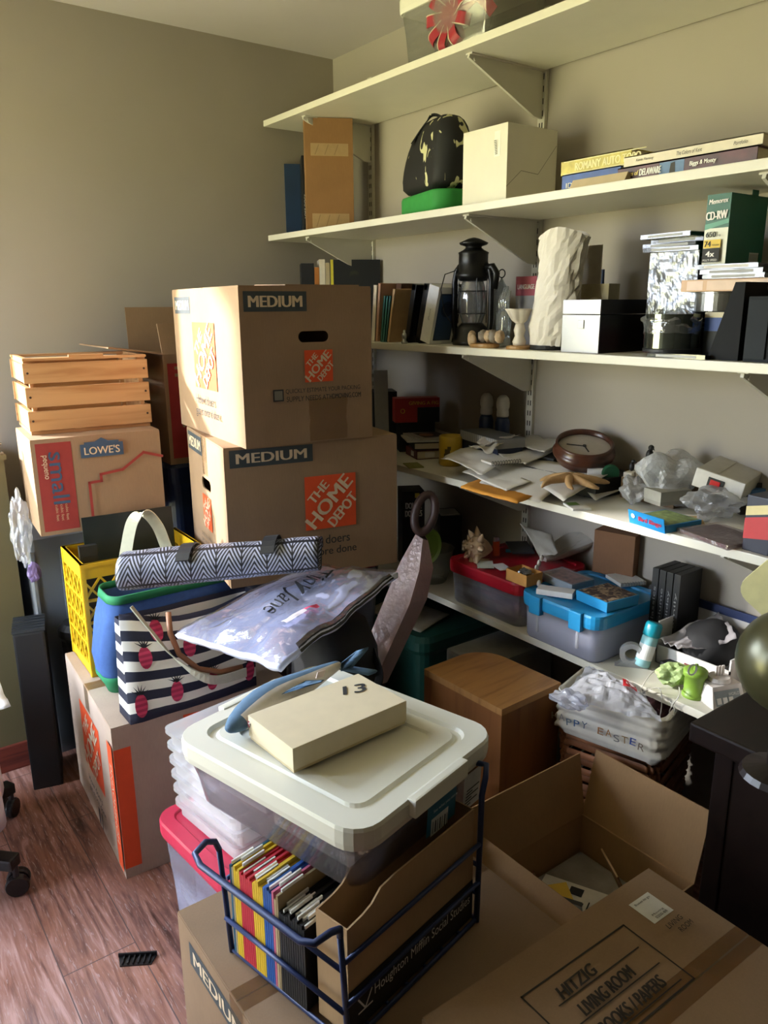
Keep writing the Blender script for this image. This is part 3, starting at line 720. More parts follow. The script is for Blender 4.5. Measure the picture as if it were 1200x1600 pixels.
# striped pineapple tote
NB, WH = '1b1d33', 'e7e2d6'
def tote_mat():
    m, tr, p = base('navy_white_stripes'); tc = tr.nodes.new('ShaderNodeTexCoord'); s = tr.nodes.new('ShaderNodeSeparateXYZ'); tr.links.new(tc.outputs['UV'], s.inputs[0])
    n = tr.nodes.new('ShaderNodeMath'); n.operation = 'MULTIPLY'; n.inputs[1].default_value = 5.3; tr.links.new(s.outputs[1], n.inputs[0])
    q = tr.nodes.new('ShaderNodeMath'); q.operation = 'FRACT'; tr.links.new(n.outputs[0], q.inputs[0])
    r = ramp(tr, q.outputs[0], [(0, lin(NB)), (.5, lin(WH))]); r.color_ramp.interpolation = 'CONSTANT'
    tr.links.new(r.outputs[0], p.inputs['Base Color']); p.inputs['Roughness'].default_value = .75; return m
t = thing('tote_bag', 'navy and white striped tote bag with pink pineapples on the floor carton', 'bag', (0, 0, 0))
b = MB(tote_mat()); NU, NV = 48, 16
def pt(u, v):
    z = .458 + .235 * v; xa, xb = .545 + .035 * v, .905 + .065 * v; y0 = 1.842 + .13 * v; y1 = y0 + .085 - .045 * v
    per = [(xa, y0), (xb, y0), (xb, y1), (xa, y1)]; q = (u * 4) % 4; i = int(q); f_ = q - i; p, r = per[i], per[(i + 1) % 4]
    x, y = p[0] + (r[0] - p[0]) * f_, p[1] + (r[1] - p[1]) * f_
    if i == 0: y -= .022 * math.sin(PI * f_) * math.sin(PI * min(1, v * .9 + .1)) + .008 * noise.noise((f_ * 5, v * 4, 3)); z += -.035 * math.sin(PI * f_) * v + .02 * (1 - f_) * v
    return Vector((x, y, z + .006 * noise.noise((x * 9, v * 3, 1)) * v))
b.grid(lambda u, v: pt(u, v), NU, NV, close_u=True); o = b.ob('bag_body', t, smooth=True, solid=.003)
uv = o.data.uv_layers.new(name='UVMap')
for pl in o.data.polygons:
    for li in pl.loop_indices:
        vi = o.data.loops[li].vertex_index; uv.data[li].uv = ((vi // (NV + 1)) / NU, (vi % (NV + 1)) / NV)
MB(M('1b1d33', .8)).box(.55, .90, 1.85, 1.925, .4565, .4600).ob('bag_bottom', t)
m_pink = stripes('c8385e', 'a02348', .006, 'z'); m_leaf = M('14151c', .8)
def pineapple(u, v, s=.027):
    c = pt(u, v); du = (pt(u + .01, v) - pt(u - .01, v)).normalized(); dv = (pt(u, v + .02) - pt(u, v - .02)).normalized(); n = du.cross(dv) 
    q = MB(m_pink); E = []
    def sp(x, y): return pt(u + x / 1.46 , v + y / .25) + n * .0035
    q.mi = 0; ctr = q.bm.verts.new(sp(0, 0)); ring = [q.bm.verts.new(sp(s * .62 * math.cos(a), s * math.sin(a))) for a in [2 * PI * i / 18 for i in range(18)]]
    for i in range(18): q.face([ctr, ring[i], ring[(i + 1) % 18]])
    q.m(m_leaf)
    for a in (-65, -38, -12, 14, 40, 65):
        r = math.radians(a); L2 = s * .95; bx_, by = 0, s * .92
        tp = (bx_ + L2 * math.sin(r), by + L2 * math.cos(r)); pw = s * .10
        q.face([q.bm.verts.new(sp(bx_ - pw * math.cos(r), by + pw * math.sin(r))), q.bm.verts.new(sp(bx_ + pw * math.cos(r), by - pw * math.sin(r))), q.bm.verts.new(sp(*tp))])
    q.ob('pineapple_print', t)
for u, v in ((.035, .60), (.085, .22), (.155, .23), (.115, .66), (.205, .50), (.02, .15), (.235, .18), (.06, .90)): pineapple(u, min(v, .86))
strap([(0.606, 1.945, 0.738), (0.640, 1.910, 0.673), (0.686, 1.865, 0.594), (0.770, 1.840, 0.518), (0.881, 1.850, 0.503)], .026, m_web, 'handle', t, side=(.6, 0, -.8))
m_lea = M('a56f4c', .45)
q = MB(m_lea); q.tube([(0.699, 1.930, 0.703), (0.689, 1.900, 0.655), (0.698, 1.870, 0.603), (0.742, 1.855, 0.553), (0.806, 1.855, 0.524), (0.873, 1.860, 0.518)], .0075, 10); q.ob('handle', t, smooth=True)

# black soft bag under the garment bag
t = thing('duffel_bag', 'black soft bag standing on the floor under the white garment bag', 'bag', (1.045, 1.64, 0))
b = MB(M('111114', .7, 0, .1, 30, .3)); b.loft([rrect(.19, .2, .05, 0), rrect(.21, .23, .07, .1), rrect(.22, .24, .08, .45), rrect(.20, .21, .07, .62), rrect(.16, .14, .05, .69)]); b.ob('bag_body', t, smooth=True)
strap([(-.06, -.09, .62), (-.05, -.135, .56), (.0, -.14, .50), (.05, -.135, .56), (.06, -.09, .62)], .025, m_blk, 'handle', t, side=(0, 1, .3))

# white garment bag in clear film
C4 = [Vector((0.678, 1.827, 0.665)), Vector((1.033, 1.781, 0.790)), Vector((1.195, 1.554, 0.800)), Vector((0.718, 1.343, 0.750))]
def gfn(off, amp):
    def fn(u, v):
        a, b_, c, d_ = C4; p = (a * (1 - u) + b_ * u) * (1 - v) + (d_ * (1 - u) + c * u) * v
        e = min(1, 7 * min(u, 1 - u, v, 1 - v)); q = noise.noise((u * 3, v * 3, 5)) + .45 * abs(noise.noise((u * 8, v * 8, 3))) + .2 * noise.noise((u * 22, v * 22, 1))
        return p + Vector((.01 * noise.noise((u * 6, v * 6, 8)), .01 * noise.noise((v * 6, u * 6, 4)), off + amp * q * (.35 + .65 * e) + .03 * math.sin(PI * u) * math.sin(PI * v)))
    return fn
t = thing('garment_bag', 'white folded garment in clear film with cursive writing, on the bags', 'garment', (0, 0, 0))
b = MB(M('ccd0e6', .75, 0, .03, 20)); b.grid(gfn(.008, .022), 40, 40); o = b.ob('cloth', t, smooth=True, solid=.014)
b = MB(clear('f2f4ff', .12, .14, .16, .3, 40)); b.grid(gfn(.022, .026), 50, 50); b.ob('film', t, smooth=True)
b = MB(M('15161c', .6)); 
g = gfn(.018, .022)
b.grid(lambda u, v: g(.14 + .80 * u, .965 + .05 * v) + Vector((0, 0, .004 - .012 * v)), 30, 3); b.ob('dark_border', t, smooth=True)
m_ink2 = M('1a1c22', .6); g2 = gfn(.029, .026)
vs, fs = text_mesh('Tiny Jane', .0, .25); x1 = max(p.x for p in vs); y1 = max(p.y for p in vs)
b = MB(m_ink2); V = [b.bm.verts.new(g2(.80 - .54 * p.x / x1, .46 + .05 * p.x / x1 + .15 * p.y / y1)) for p in vs]
for f_ in fs: b.face([V[i] for i in f_])
b.ob('cursive_print', t)
b = MB(M('e8557c', .6)); b.grid(lambda u, v: g2(.36 + .10 * u, .78 + .03 * v), 4, 2); b.m(M('f0e4ea', .6)); b.grid(lambda u, v: g2(.20 + .16 * u, .78 + .04 * v), 4, 2); b.ob('size_label', t)

# carved wooden board with ring handle, in plastic
m_dkw = M('3a2722', .5, 0, .2, 14); t = thing('wooden_board', 'dark wooden board with a ring handle leaning against the shelves', 'board', (0, 0, 0))
Pq = [Vector((1.195, 1.700, 0.447)), Vector((1.339, 1.710, 0.670)), Vector((1.386, 1.720, 0.758)), Vector((1.418, 1.730, 0.840))]
b = MB(m_dkw); L = []
for p, wd, th in zip(Pq, (.075, .09, .075, .028), (.042, .04, .036, .024)):
    k = wd / .09; L.append([p + Vector((-.040 * k, .03 * k, 0)), p + Vector((-.012 * k, -.038 * k, -.01)), p + Vector((.062 * k, -.02 * k, -.02)), p + Vector((.05 * k, .03 * k, 0))])
L.insert(0, [q_ + Vector((-.02, .0, -.42)) for q_ in L[0]])
b.loft(L); b.ob('board_body', t, smooth=False)
ctr = Vector((1.436, 1.735, 0.901)); axu = (Pq[3] - Pq[1]).normalized(); sdv = Vector((.92, -.35, 0)); sdv = (sdv - axu * sdv.dot(axu)).normalized()
b = MB(m_dkw); b.tube([ctr + axu * .058 * math.cos(a) + sdv * .030 * math.sin(a) for a in [2 * PI * i / 28 for i in range(28)]], .013, 10, closed=True); b.ob('ring_handle', t, smooth=True)
b = MB(clear('ffdcdc', .75, .16, .2, .6, 50)); b.loft([[p + (p - c_) * .10 for p in l] for l, c_ in zip(L[1:], Pq)], ID, False, False); b.ob('film', t)  # pink haze of this film stands in for sunlight on the board

# clear bins with red lids that carry the medium cartons
m_red = M('a81f2d', .4, 0, .03); m_con = M('8f8a86', .8, 0, .4, 12)
for k, (z, lb) in enumerate(((0, 'clear bin with a red lid on the floor behind the black soft bag'), (.375, 'clear bin with a red lid directly under the medium cartons'))):
    t = bin_('storage_bin', lb, (1.23, 2.09, z), math.radians(-4), .38, .38, .374, m_red, 'red lidded bins', grooves=False)
    MB(m_con).box(-.16, .16, -.16, .16, .01, .28, bev=.02).ob('contents', t)

# ================================================================== foreground: rack, bins, open carton
m_wire = M('23325c', .4, .2, 0); m_wht = M('dcdacb', .38, 0, .01, 12)
RO, RA = Vector((.507, .785, .4115)), math.radians(12)
t = thing('wire_rack', 'blue wire file rack standing on the front carton', 'rack', RO, RA)
Wd, Dp = .337, .283; r = .0048
def wire(pts, name, rr=r, closed=False): 
    b = MB(m_wire); b.tube(pts, rr, 8, closed=closed); return b.ob(name, t, smooth=True)
wire([(0, 0, r), (Wd, 0, r), (Wd, Dp, r), (0, Dp, r)], 'bottom_frame', closed=True)
for y in (0, Dp): wire([(0, y, 0), (-.006, y, .12), (-.012, y, .215)], 'post')
for y in (0,): wire([(Wd, y, 0), (Wd + .004, y, .16), (Wd + .006, y, .26), (Wd + .016, y + .0, .29), (Wd + .03, y + .008, .305), (Wd + .03, y + .03, .30)], 'post', .0055)
wire([(Wd, Dp, 0), (Wd, Dp, .16)], 'post')
wire([(-.012, Dp, .215), (-.016, Dp + .004, .230), (-.034, Dp + .004, .240), (-.060, Dp - .002, .236), (-.066, Dp - .025, .230), (-.066, .025, .230), (-.060, .002, .236), (-.034, -.004, .240), (-.014, -.002, .230), (-.012, 0, .215)], 'handle', .0055)
for z in (.075, .15): wire([(-.008, 0, z), (-.008, Dp, z)], 'rail', .0042)
for z in (.085, .165): wire([(-.006, -.002, z), (Wd, -.002, z)], 'rail', .0042)
for z in (.06, .12): wire([(Wd, 0, z), (Wd, Dp, z)], 'rail', .0042)
for z in (.06, .15): wire([(0, Dp, z), (Wd, Dp, z)], 'rail', .0042)
for i in range(1, 7): wire([(Wd * i / 7, 0, r), (Wd * i / 7, Dp, r)], 'rail', .003)
RM = TR(*RO) @ RZ(RA)
cols = ['1d5672', '9b8f76'] + ['d9b526'] * 3 + ['c0293a'] * 6 + ['dcb52c'] * 5 + ['2457a0'] * 4 + ['c2617f', 'b9a27d', '8f7b58'] + ['131316'] * 11
names = {'1d5672': 'teal', '9b8f76': 'grey tan', 'd9b526': 'yellow', 'c0293a': 'red', 'dcb52c': 'golden yellow', '2457a0': 'blue', 'c2617f': 'pink', 'b9a27d': 'tan', '8f7b58': 'brown', '131316': 'black'}
m_tab = M('e4e2dc', .5)
for i, c in enumerate(cols):
    y = .268 - i * .0054; hh = .172 + .012 * random.random() - (.02 if c == '131316' else 0)
    fo = thing('hanging_folder', names[c] + (' folder at the far end of the blue wire rack' if i < 2 else ' folder among its like in the blue wire rack' if cols.count(c) > 1 else ' single folder standing in the blue wire rack'), 'folder', RM @ Vector((-.003, y, .0105)), RA, 'folders in the wire rack' if cols.count(c) > 1 else None)
    MB(M(c, .6, 0, .05)).box(0, .30, -.0022, .0022, 0, hh).ob('folder_body', fo)
    if i % 2 == 0 or c == '131316':
        MB(m_tab).box(.004 + .006 * (i % 3), .05 + .006 * (i % 3), -.0014, .0014, hh - .004, hh + .006).ob('tab', fo)
# magazine file made of cardboard
t = thing('magazine_file', 'brown cardboard magazine file with a black lettered foot in the wire rack', 'file box', RM @ Vector((.008, .006, .0105)), RA)
m_mf = cardboard('a98a66'); b = MB(m_mf); L_, D_, H_ = .322, .066, .226
pro = [(0, 0), (L_, 0), (L_, H_), (.11, H_), (.075, H_ - .004), (.055, H_ - .02), (.035, H_ - .026), (0, H_ - .03)]
for y in (0, D_ - .003): b.loft([[(x, y, z) for x, z in pro], [(x, y + .003, z) for x, z in pro]])
b.box(0, .003, .003, D_ - .003, 0, H_ - .03).box(L_ - .003, L_, .003, D_ - .003, 0, H_).box(0, L_, .003, D_ - .003, 0, .003); b.ob('file_body', t)
decal(t, 'lettered_band', [('r', 0, 0, L_, .082, m_blk), ('t', 'Houghton Mifflin Social Studies', .185, .044, .255, .026, 0, .0, 0, m_tab), ('l', [(.02, .055), (.035, .03), (.05, .055)], .003, m_tab), ('l', [(.02, .03), (.05, .03)], .003, m_tab)], (0, 0, 0), (1, 0, 0), (0, 0, 1))

# clear bin with white lid on the rack
t = bin_('storage_bin', 'clear bin with a white lid, standing on the wire rack', (.683, 1.079, .612), math.radians(14), .385, .455, .135, m_wht, body=clear('fbfaff', .07, .08, .08), lidh=.028)
q = MB(M('b9b4ac', .7, 0, .3, 25)); q.box(-.14, .10, -.17, .02, .012, .07, bev=.006); q.ob('contents', t)
q = MB(M('8d2f3a', .6)); q.box(-.02, .08, -.18, -.11, .071, .085, bev=.002); q.ob('contents', t)
q = MB(M('c8c6c8', .7)); q.box(-.13, .13, .05, .18, .012, .09, bev=.004); q.ob('contents', t)
q = MB(M('23262c', .6)); q.box(.03, .14, -.18, -.06, .012, .06, bev=.002); q.ob('contents', t)
for sx in (-1, 1):
    b = MB(m_wht); b.box(-.075, .075, sx * .2325 - .010, sx * .2325 + .008, .105, .1375, bev=.004); b.ob('lid_grip', t)
decal(t, 'product_label', [('r', -.0, .012, .085, .065, M('2a6a86', .5)), ('r', .012, .008, .05, .035, M('e9e7e0', .5))] + [('r', .016 + i * .006, .013, .003 if i % 2 else .0015, .024, m_ink) for i in range(7)] + [('t', 'See what you store', .045, .062, .07, .008, 0, 0, 0, M('d6e4ea', .5)), ('r', .10, .008, .055, .075, M('c4c2bd', .6))] + [('r', .105, .016 + i * .007, .02 + .02 * (i % 2), .003, m_ink) for i in range(6)],
      (-.01, -.214, .006), (1, 0, 0), (0, -.06, 1))
# card box marked 13
A, Bq = Vector((.555, 1.008, .7485)), Vector((.805, 1.022, .7485)); f, a, wl = span(A, Bq)
t = thing('card_box', 'flat cream card box marked 13, lying on the white bin lid', 'box', f + Vector((0, 0, .0)), a)
MB(M('d8c9a8', .75, 0, .03, 30)).box(0, wl, 0, .145, .006, .047, bev=.0012).ob('box_lid', t); MB(M('cbb98f', .8)).box(.002, wl - .002, .002, .143, 0, .02).ob('box_base', t)
decal(t, 'handwritten_number', [('t', '13', .203, .098, .050, .032, -.35, .03, .2, m_ink)], (0, 0, .0475), (1, 0, 0), (0, 1, 0))
# plush shark
m_shb, m_shw = M('54708a', .9, 0, .1, 60, .3), M('cfc9c0', .9, 0, .05, 60, .3)
t = thing('plush_shark', 'blue and white plush shark lying behind the card box on the white lid', 'toy', (0, 0, 0))
SP = [(x_, y_ + .018) for x_, y_ in [(.508, 1.142), (.535, 1.158), (.58, 1.178), (.63, 1.198), (.69, 1.213), (.745, 1.228), (.79, 1.240), (.82, 1.247)]]
SRr = [.007, .022, .033, .036, .031, .023, .015, .010]
b = MB(m_shb); n = 20; L = []
for i, ((x, y), rr) in enumerate(zip(SP, SRr)):
    j0, j1 = SP[max(i - 1, 0)], SP[min(i + 1, 7)]; tg = Vector((j1[0] - j0[0], j1[1] - j0[1], 0)).normalized(); sd = Vector((tg.y, -tg.x, 0))
    L.append([Vector((x, y, .749 + max(.024, rr * .8))) + sd * rr * 1.05 * math.cos(2 * PI * k / n) + Vector((0, 0, rr * .8 * math.sin(2 * PI * k / n))) for k in range(n)])
b.loft(L); b.m(m_shw); o = b.ob('shark_body', t, smooth=True, sub=1)
for i, p in enumerate(o.data.polygons):
    k = i % n
    if i < 7 * n and (k < 4 or k > 15) and i // n >= 1: p.material_index = 1
q = MB(M('8c2430', .8)); q.ball(.011, TR(.553, 1.152, .778) @ RZ(.4), 3, 0, 1, (.8, .5, .9)); q.ob('mouth', t, smooth=True)
q = MB(m_shw)
for k in range(6): q.lathe([(.0028, 0), (.0003, .006)], TR(.546 + .003 * k, 1.1455 + .0012 * k, .783 + .002 * (k % 2)) @ RX(PI), 6)
q.ob('teeth', t)
def fin(name, pts, mat, th=.008):
    q = MB(mat); c = sum((Vector(p) for p in pts), Vector()) / len(pts); n_ = (Vector(pts[1]) - Vector(pts[0])).cross(Vector(pts[2]) - Vector(pts[0])).normalized() * th / 2
    q.loft([[Vector(p) - n_ * .3 for p in pts], [c + (Vector(p) - c) * .9 + n_ for p in pts]]); q.loft([[Vector(p) - n_ * .3 for p in pts], [c + (Vector(p) - c) * .9 - n_ for p in pts]]); return q.ob(name, t, smooth=True)
fin('dorsal_fin', [(.63, 1.19, .792), (.66, 1.185, .800), (.715, 1.172, .800), (.73, 1.186, .795), (.70, 1.205, .795)], m_shb)
fin('pectoral_fin', [(.60, 1.205, .775), (.635, 1.215, .775), (.655, 1.255, .757), (.64, 1.26, .757)], m_shb)
fin('tail_fin', [(.80, 1.235, .772), (.826, 1.232, .775), (.865, 1.225, .812), (.845, 1.238, .805), (.815, 1.258, .775)], m_shb)
fin('tail_fin', [(.81, 1.245, .770), (.835, 1.240, .768), (.872, 1.205, .762), (.850, 1.205, .762)], m_shb)
MB(M('e3cfc4', .8)).box(-.009, .009, -.001, .001, 0, .018, TR(.735, 1.212, .788) @ RX(.4)).ob('care_tag', t)

# clear bin with red lid and the clear drawer box on it, left behind the rack
t = bin_('storage_bin', 'clear bin with a pinkish red lid on the floor behind the front carton', (.725, 1.455, 0), math.radians(6), .41, .33, .352, M('c02a48', .4, 0, .03), body=clear('f4f4ff', .30, .12, .15), grooves=False)
MB(M('cfccd4', .8, 0, .1, 20)).box(-.15, .15, -.1, .1, .012, .27, bev=.02).ob('contents', t)
t = thing('clear_box', 'clear ridged plastic box on the pinkish red bin lid', 'storage bin', (.735, 1.47, .3525), math.radians(8))
b = MB(clear('ffffff', .35, .12, .15)); L = []
for i in range(6): z = i * .038; L += [rrect(.33 + .004 * i, .25, .02, z), rrect(.33 + .004 * i, .25, .02, z + .026), rrect(.35 + .004 * i, .265, .02, z + .028), rrect(.35 + .004 * i, .265, .02, z + .038)]
b.loft(L); b.ob('box_body', t); MB(M('d5cdd0', .8, 0, .1, 30)).box(-.14, .14, -.1, .1, .006, .2, bev=.01).ob('contents', t)

# open carton with papers
w, d, h = .407, .302, .30; mo = cardboard('a5825c')
t = carton('open_carton', 'open brown carton on the floor with papers inside, beside the marked carton', (.958, .738, 0), 0, w, d, h, closed=False, mat=mo, holes={'back': (.2, .21, .045, .014)})
MB(mo).box(-.004, w + .004, -.004, 0, 0, .155, TR(0, d, h) @ RX(math.radians(-9))).ob('flap', t)
MB(mo).box(0, .004, 0, d, 0, .165, TR(w, 0, h) @ RY(math.radians(13))).ob('flap', t)
MB(mo).box(-.004, 0, 0, d, 0, .115, TR(0, 0, h) @ RY(math.radians(38))).ob('flap', t)
IN = [('document', 'white printed form in the open carton', (1.229, 0.928, 0.200), .13, .17, .004, 25, 'dcd8cf', 'paper'),
      ('document', 'lower white sheet in the open carton', (1.146, 0.921, 0.190), .12, .16, .004, -15, 'c9c6be', 'paper'),
      ('envelope', 'yellow envelope in the open carton', (1.201, 0.967, 0.210), .09, .05, .003, 60, 'd8b23a', 'envelope'),
      ('phone_handset', 'grey handset lying among papers in the open carton', (1.132, 0.953, 0.200), .05, .17, .03, 25, '77797a', 'phone'),
      ('booklet', 'dark booklet in the open carton', (1.146, 0.993, 0.190), .09, .15, .008, 35, '3d3e40', 'booklet'),
      ('document', 'folded white leaflet at the front of the open carton', (1.134, 0.889, 0.200), .10, .06, .006, 10, 'e4e1da', 'paper')]
MB(M('8c8479', .8, 0, .2, 20)).box(.012, w - .012, .012, d - .012, .005, .208, bev=.01).ob('papers', t)
for i, (nm, lb, p, ww, dd, hh, an, c, cat) in enumerate(IN):
    b = MB(M(c, .6)); b.box(-ww / 2, ww / 2, -dd / 2, dd / 2, 0, hh, bev=.001 if hh < .01 else .01)
    px_, py_ = min(max(p[0], 1.06), 1.27), min(max(p[1], .84), .94)
    o = b.ob(nm); tag(o, lb, cat, loc=(px_ - .03, py_ - .01, .213 + .006 * i), rot=(.10 * math.sin(i * 2.0), .12 * math.cos(i * 1.7), math.radians(an)))
    if i == 0: decal(o, 'print', [('r', -.04, .03, .05, .02, m_ink), ('r', .02, -.01, .03, .03, m_ink)] + [('r', -.05, -.02 - k * .012, .05 + .01 * (k % 2), .003, m_ink) for k in range(4)], (0, 0, .0042), (1, 0, 0), (0, 1, 0))
# tan folded card standing at the right end of the open carton
b = MB(cardboard('9c7850')); b.box(0, .09, 0, .004, 0, .13); tag(b.ob('card_divider'), 'brown corrugated piece leaning in the open carton at its right end', 'cardboard', loc=(1.27, .80, .213), rot=(math.radians(-25), 0, math.radians(60)))

# writing on the marked carton
t = bpy.data.objects['moving_carton.004']; o = t.location; lc = lambda p: (p[0] - o.x, p[1] - o.y)
P1, P2, P3 = lc((0.733, 0.664, 0.473)), lc((0.973, 0.655, 0.473)), lc((0.968, 0.565, 0.473))
x0, x1, y1, y0 = P1[0], P2[0] + .005, P2[1], P3[1]
m_mk = M('2b221c', .7)
decal(t, 'printed_label_frame', [('l', [(x0, y0 - .045), (x0, y1), (x1, y1), (x1, y0 - .045), (x0, y0 - .045)], .003, m_mk), ('l', [(x0 + .035, y1 - .045), (x1 - .02, y1 - .045)], .0022, m_mk), ('l', [(x0 + .035, y1 - .085), (x1 - .02, y1 - .085)], .0022, m_mk), ('l', [(x0 + .035, y1 - .125), (x1 - .02, y1 - .125)], .0022, m_mk),
      ('t', 'HITZIG', x0 + .09, y1 - .031, .085, .022, .03, .05, .25, m_mk), ('t', 'LIVING ROOM', x0 + .115, y1 - .070, .125, .022, .03, .05, .25, m_mk), ('t', 'BOOKS / PAPERS', x0 + .125, y1 - .110, .15, .022, .02, .05, .25, m_mk)], (0, 0, .4725), (1, 0, 0), (0, 1, 0))
Q = [lc(p) for p in ((1.026, 0.678, 0.473), (1.083, 0.673, 0.473), (1.076, 0.626, 0.473), (1.016, 0.632, 0.473))]
sx, sy = sum(p[0] for p in Q) / 4, sum(p[1] for p in Q) / 4
decal(t, 'white_sticker', [('r', sx - .027, sy - .027, .054, .054, M('dedbd3', .5)), ('t', 'Boxes to go', sx, sy + .018, .04, .006, 0, 0, 0, m_mk), ('t', 'Moving', sx, sy - .014, .03, .005, 0, 0, 0, m_mk), ('t', '0200-88', sx, sy - .021, .03, .005, 0, 0, 0, m_mk),
      ('t', 'LIVING', sx + .002, sy - .045, .042, .010, .03, 0, .2, m_mk), ('t', 'ROOM', sx + .01, sy - .062, .036, .010, .03, 0, .2, m_mk)], (0, 0, .4725), (1, 0, 0), (0, 1, 0))

# wooden cabinet block
m_bir = wood('b5854f', '9a6c3d', (1, 7, 1), 5, .38); m_bir2 = wood('8d5c33', '74482a', (7, 7, .7), 3, .4)
t = thing('wooden_cabinet', 'plain wooden box with one rounded corner on the floor before the shelves', 'wooden box', (1.245, 1.205, 0), math.radians(2))
w, d, h = .222, .285, .548; pts = [(0, 0), (w, 0), (w, d - .06)] + [(w - .06 + .06 * math.cos(a), d - .06 + .06 * math.sin(a)) for a in [PI / 2 * k / 8 for k in range(9)]] + [(0, d)]
pts = [(0, 0), (w, 0), (w, d - .09)] + [(w - .09 + .09 * math.cos(a), d - .09 + .09 * math.sin(a)) for a in [PI / 2 * k / 10 for k in range(1, 10)]] + [(w - .09, d), (0, d)]
MB(m_bir2).prism(pts, 0, h - .018).ob('cabinet_body', t); MB(m_bir).prism([(x * 1.004, y * 1.002) for x, y in pts], h - .018, h).ob('cabinet_top', t)

# under the lowest shelf
m_grt = M('14443a', .5)
t = thing('storage_tote', 'dark green lidded tote on the floor under the lowest shelf', 'storage bin', (1.66, 2.0, 0), 0)
b = MB(m_grt); b.loft([rrect(.36, .40, .04, 0), rrect(.40, .45, .05, .41)]); b.ob('tub', t)
MB(m_grt).loft([rrect(.415, .465, .05, .41), rrect(.43, .48, .055, .425), rrect(.43, .48, .055, .455), rrect(.40, .45, .05, .47)]).ob('lid', t, smooth=False)
o = sheet('newspaper', 'folded newspaper with a dark photo lying on the green tote lid', 'newspaper', [(1.46, 2.08, .472), (1.62, 2.12, .472), (1.66, 1.87, .472), (1.49, 1.82, .472)], M('b8b2a2', .8), .004, seed=5, thick=.004)
tag(MB(M('8a8a85', .6)).box(0, .30, 0, .17, 0, .475, bev=.012).ob('grey_box'), 'grey box on the floor behind the wooden cabinet', 'box', loc=(1.475, 1.505, 0))

# ------------------------------------------------------------------ wicker basket
t = thing('wicker_basket', 'tall brown wicker basket with a white cloth liner under the shelf end', 'basket', (1.592, 1.085, 0), math.radians(15))
m_wick = M('94603e', .55, 0, .25, 18); rows, n = 22, 56; Wb, Db = .30, .265
def ring(z, k, off=lambda i: 0):
    l = rrect(Wb * k, Db * k, .03, z, 13); c = len(l)
    return [(x * (1 + off(i) / .14), y * (1 + off(i) / .14), z) for i, (x, y, z) in enumerate(l)]
b = MB(m_wick); zt = .50
for rI in range(rows):
    z0 = rI * zt / rows; k = .82 + .18 * (z0 / zt); hh = zt / rows
    of = lambda i, rI=rI: .0045 * math.sin(i * PI / 2 + rI * PI)
    L = [ring(z0 + hh * .08, k, lambda i, o_=of: o_(i) - .004), ring(z0 + hh * .3, k + .004, of), ring(z0 + hh * .7, k + .006, of), ring(z0 + hh * .95, k + .006, lambda i, o_=of: o_(i) - .004)]
    b.loft(L, ID, rI == 0, False)
b.ob('basket_body', t, smooth=True)
m_lin = M('dcd6c9', .85, 0, .04, 50)
def lin_(u, v):
    i = u * 60; l = rrect(Wb * (1.05 - .02 * v), Db * (1.05 - .02 * v), .035, 0, 14); p = l[int(i) % 60]
    f_ = .003 * math.sin(v * 26 + 3 * math.sin(u * 9)) + .002 * noise.noise((u * 30, v * 4, 1))
    s = 1 + f_ / .14 + .02 * (1 - v) * abs(math.sin(u * 13)); return (p[0] * s, p[1] * s, .455 + .105 * v + (.008 * math.sin(u * 20) * (1 - v)))
b = MB(m_lin); b.grid(lin_, 60, 16, close_u=True); lo = b.ob('cloth_liner', t, smooth=True, solid=.004)
b = MB(m_lin); b.loft([rrect(Wb * 1.03, Db * 1.03, .035, .56, 14), rrect(Wb * .97, Db * .97, .035, .562, 14), rrect(Wb * .90, Db * .90, .035, .48, 14), rrect(Wb * .88, Db * .88, .03, .44, 14)], ID, False, True); b.ob('liner_inside', t, smooth=True)
HC = ['7a6a5a', '8a8a8a', '6a7a8a', '335a8a', '40506a', '3a3a8a', 'a8703a', 'b07a3a', '7a7a7a', '9a7a4a', '2f4a9a']
its = []; msg = 'HAPPY EASTER'
for k, ch in enumerate(msg):
    if ch != ' ': its.append(('t', ch, .012 + k * .0205, .02 + .004 * math.sin(k * 2.1), .015, .019, .1 * math.sin(k), .0, 0, M(HC[k % 11], .7)))
decal(t, 'lettering', its[:5], (-Wb * .545, Db * .545, .475), (0, -1, 0), (-.06, 0, 1))
decal(t, 'lettering', its[5:], (-Wb * .545, Db * .545, .475), (0, -1, 0), (-.06, 0, 1))
# bag with the red label in the basket
m_film = clear('f4f6ff', .45, .14, .14, .6, 40)
tS = thing('shopping_bag', 'white plastic shopping bag with a red label lying in the basket', 'plastic bag', (0, 0, 0))
Sg = [Vector((1.341, 1.113, 0.580)), Vector((1.517, 1.165, 0.600)), Vector((1.497, 0.987, 0.600)), Vector((1.467, 0.911, 0.572))]
def sf(u, v):
    a, b_, c, d_ = Sg; p = (a * (1 - u) + b_ * u) * (1 - v) + (d_ * (1 - u) + c * u) * v
    return p + Vector((0, 0, .014 * abs(noise.noise((u * 4, v * 4, 2))) + .007 * noise.noise((u * 11, v * 11, 7)) + .03 * math.sin(PI * u) * math.sin(PI * v)))
b = MB(clear('f4f6ff', .75, .12, .2, .5, 40)); b.grid(sf, 36, 36); b.ob('bag_film', tS, smooth=False)
b = MB(M('c8242c', .5)); b.grid(lambda u, v: sf(.42 + .30 * u, .62 + .17 * v) + Vector((0, 0, .012)), 8, 4); b.ob('red_label', tS, smooth=True)
vs, fs = text_mesh('STAPLES'); x1 = max(p.x for p in vs); y1 = max(p.y for p in vs)
b = MB(M('f0ece6', .5)); V = [b.bm.verts.new(sf(.44 + .26 * p.x / x1, .775 - .12 * p.y / y1) + Vector((0, 0, .0145))) for p in vs]
for f_ in fs: b.face([V[i] for i in f_])
b.ob('label_lettering', tS)
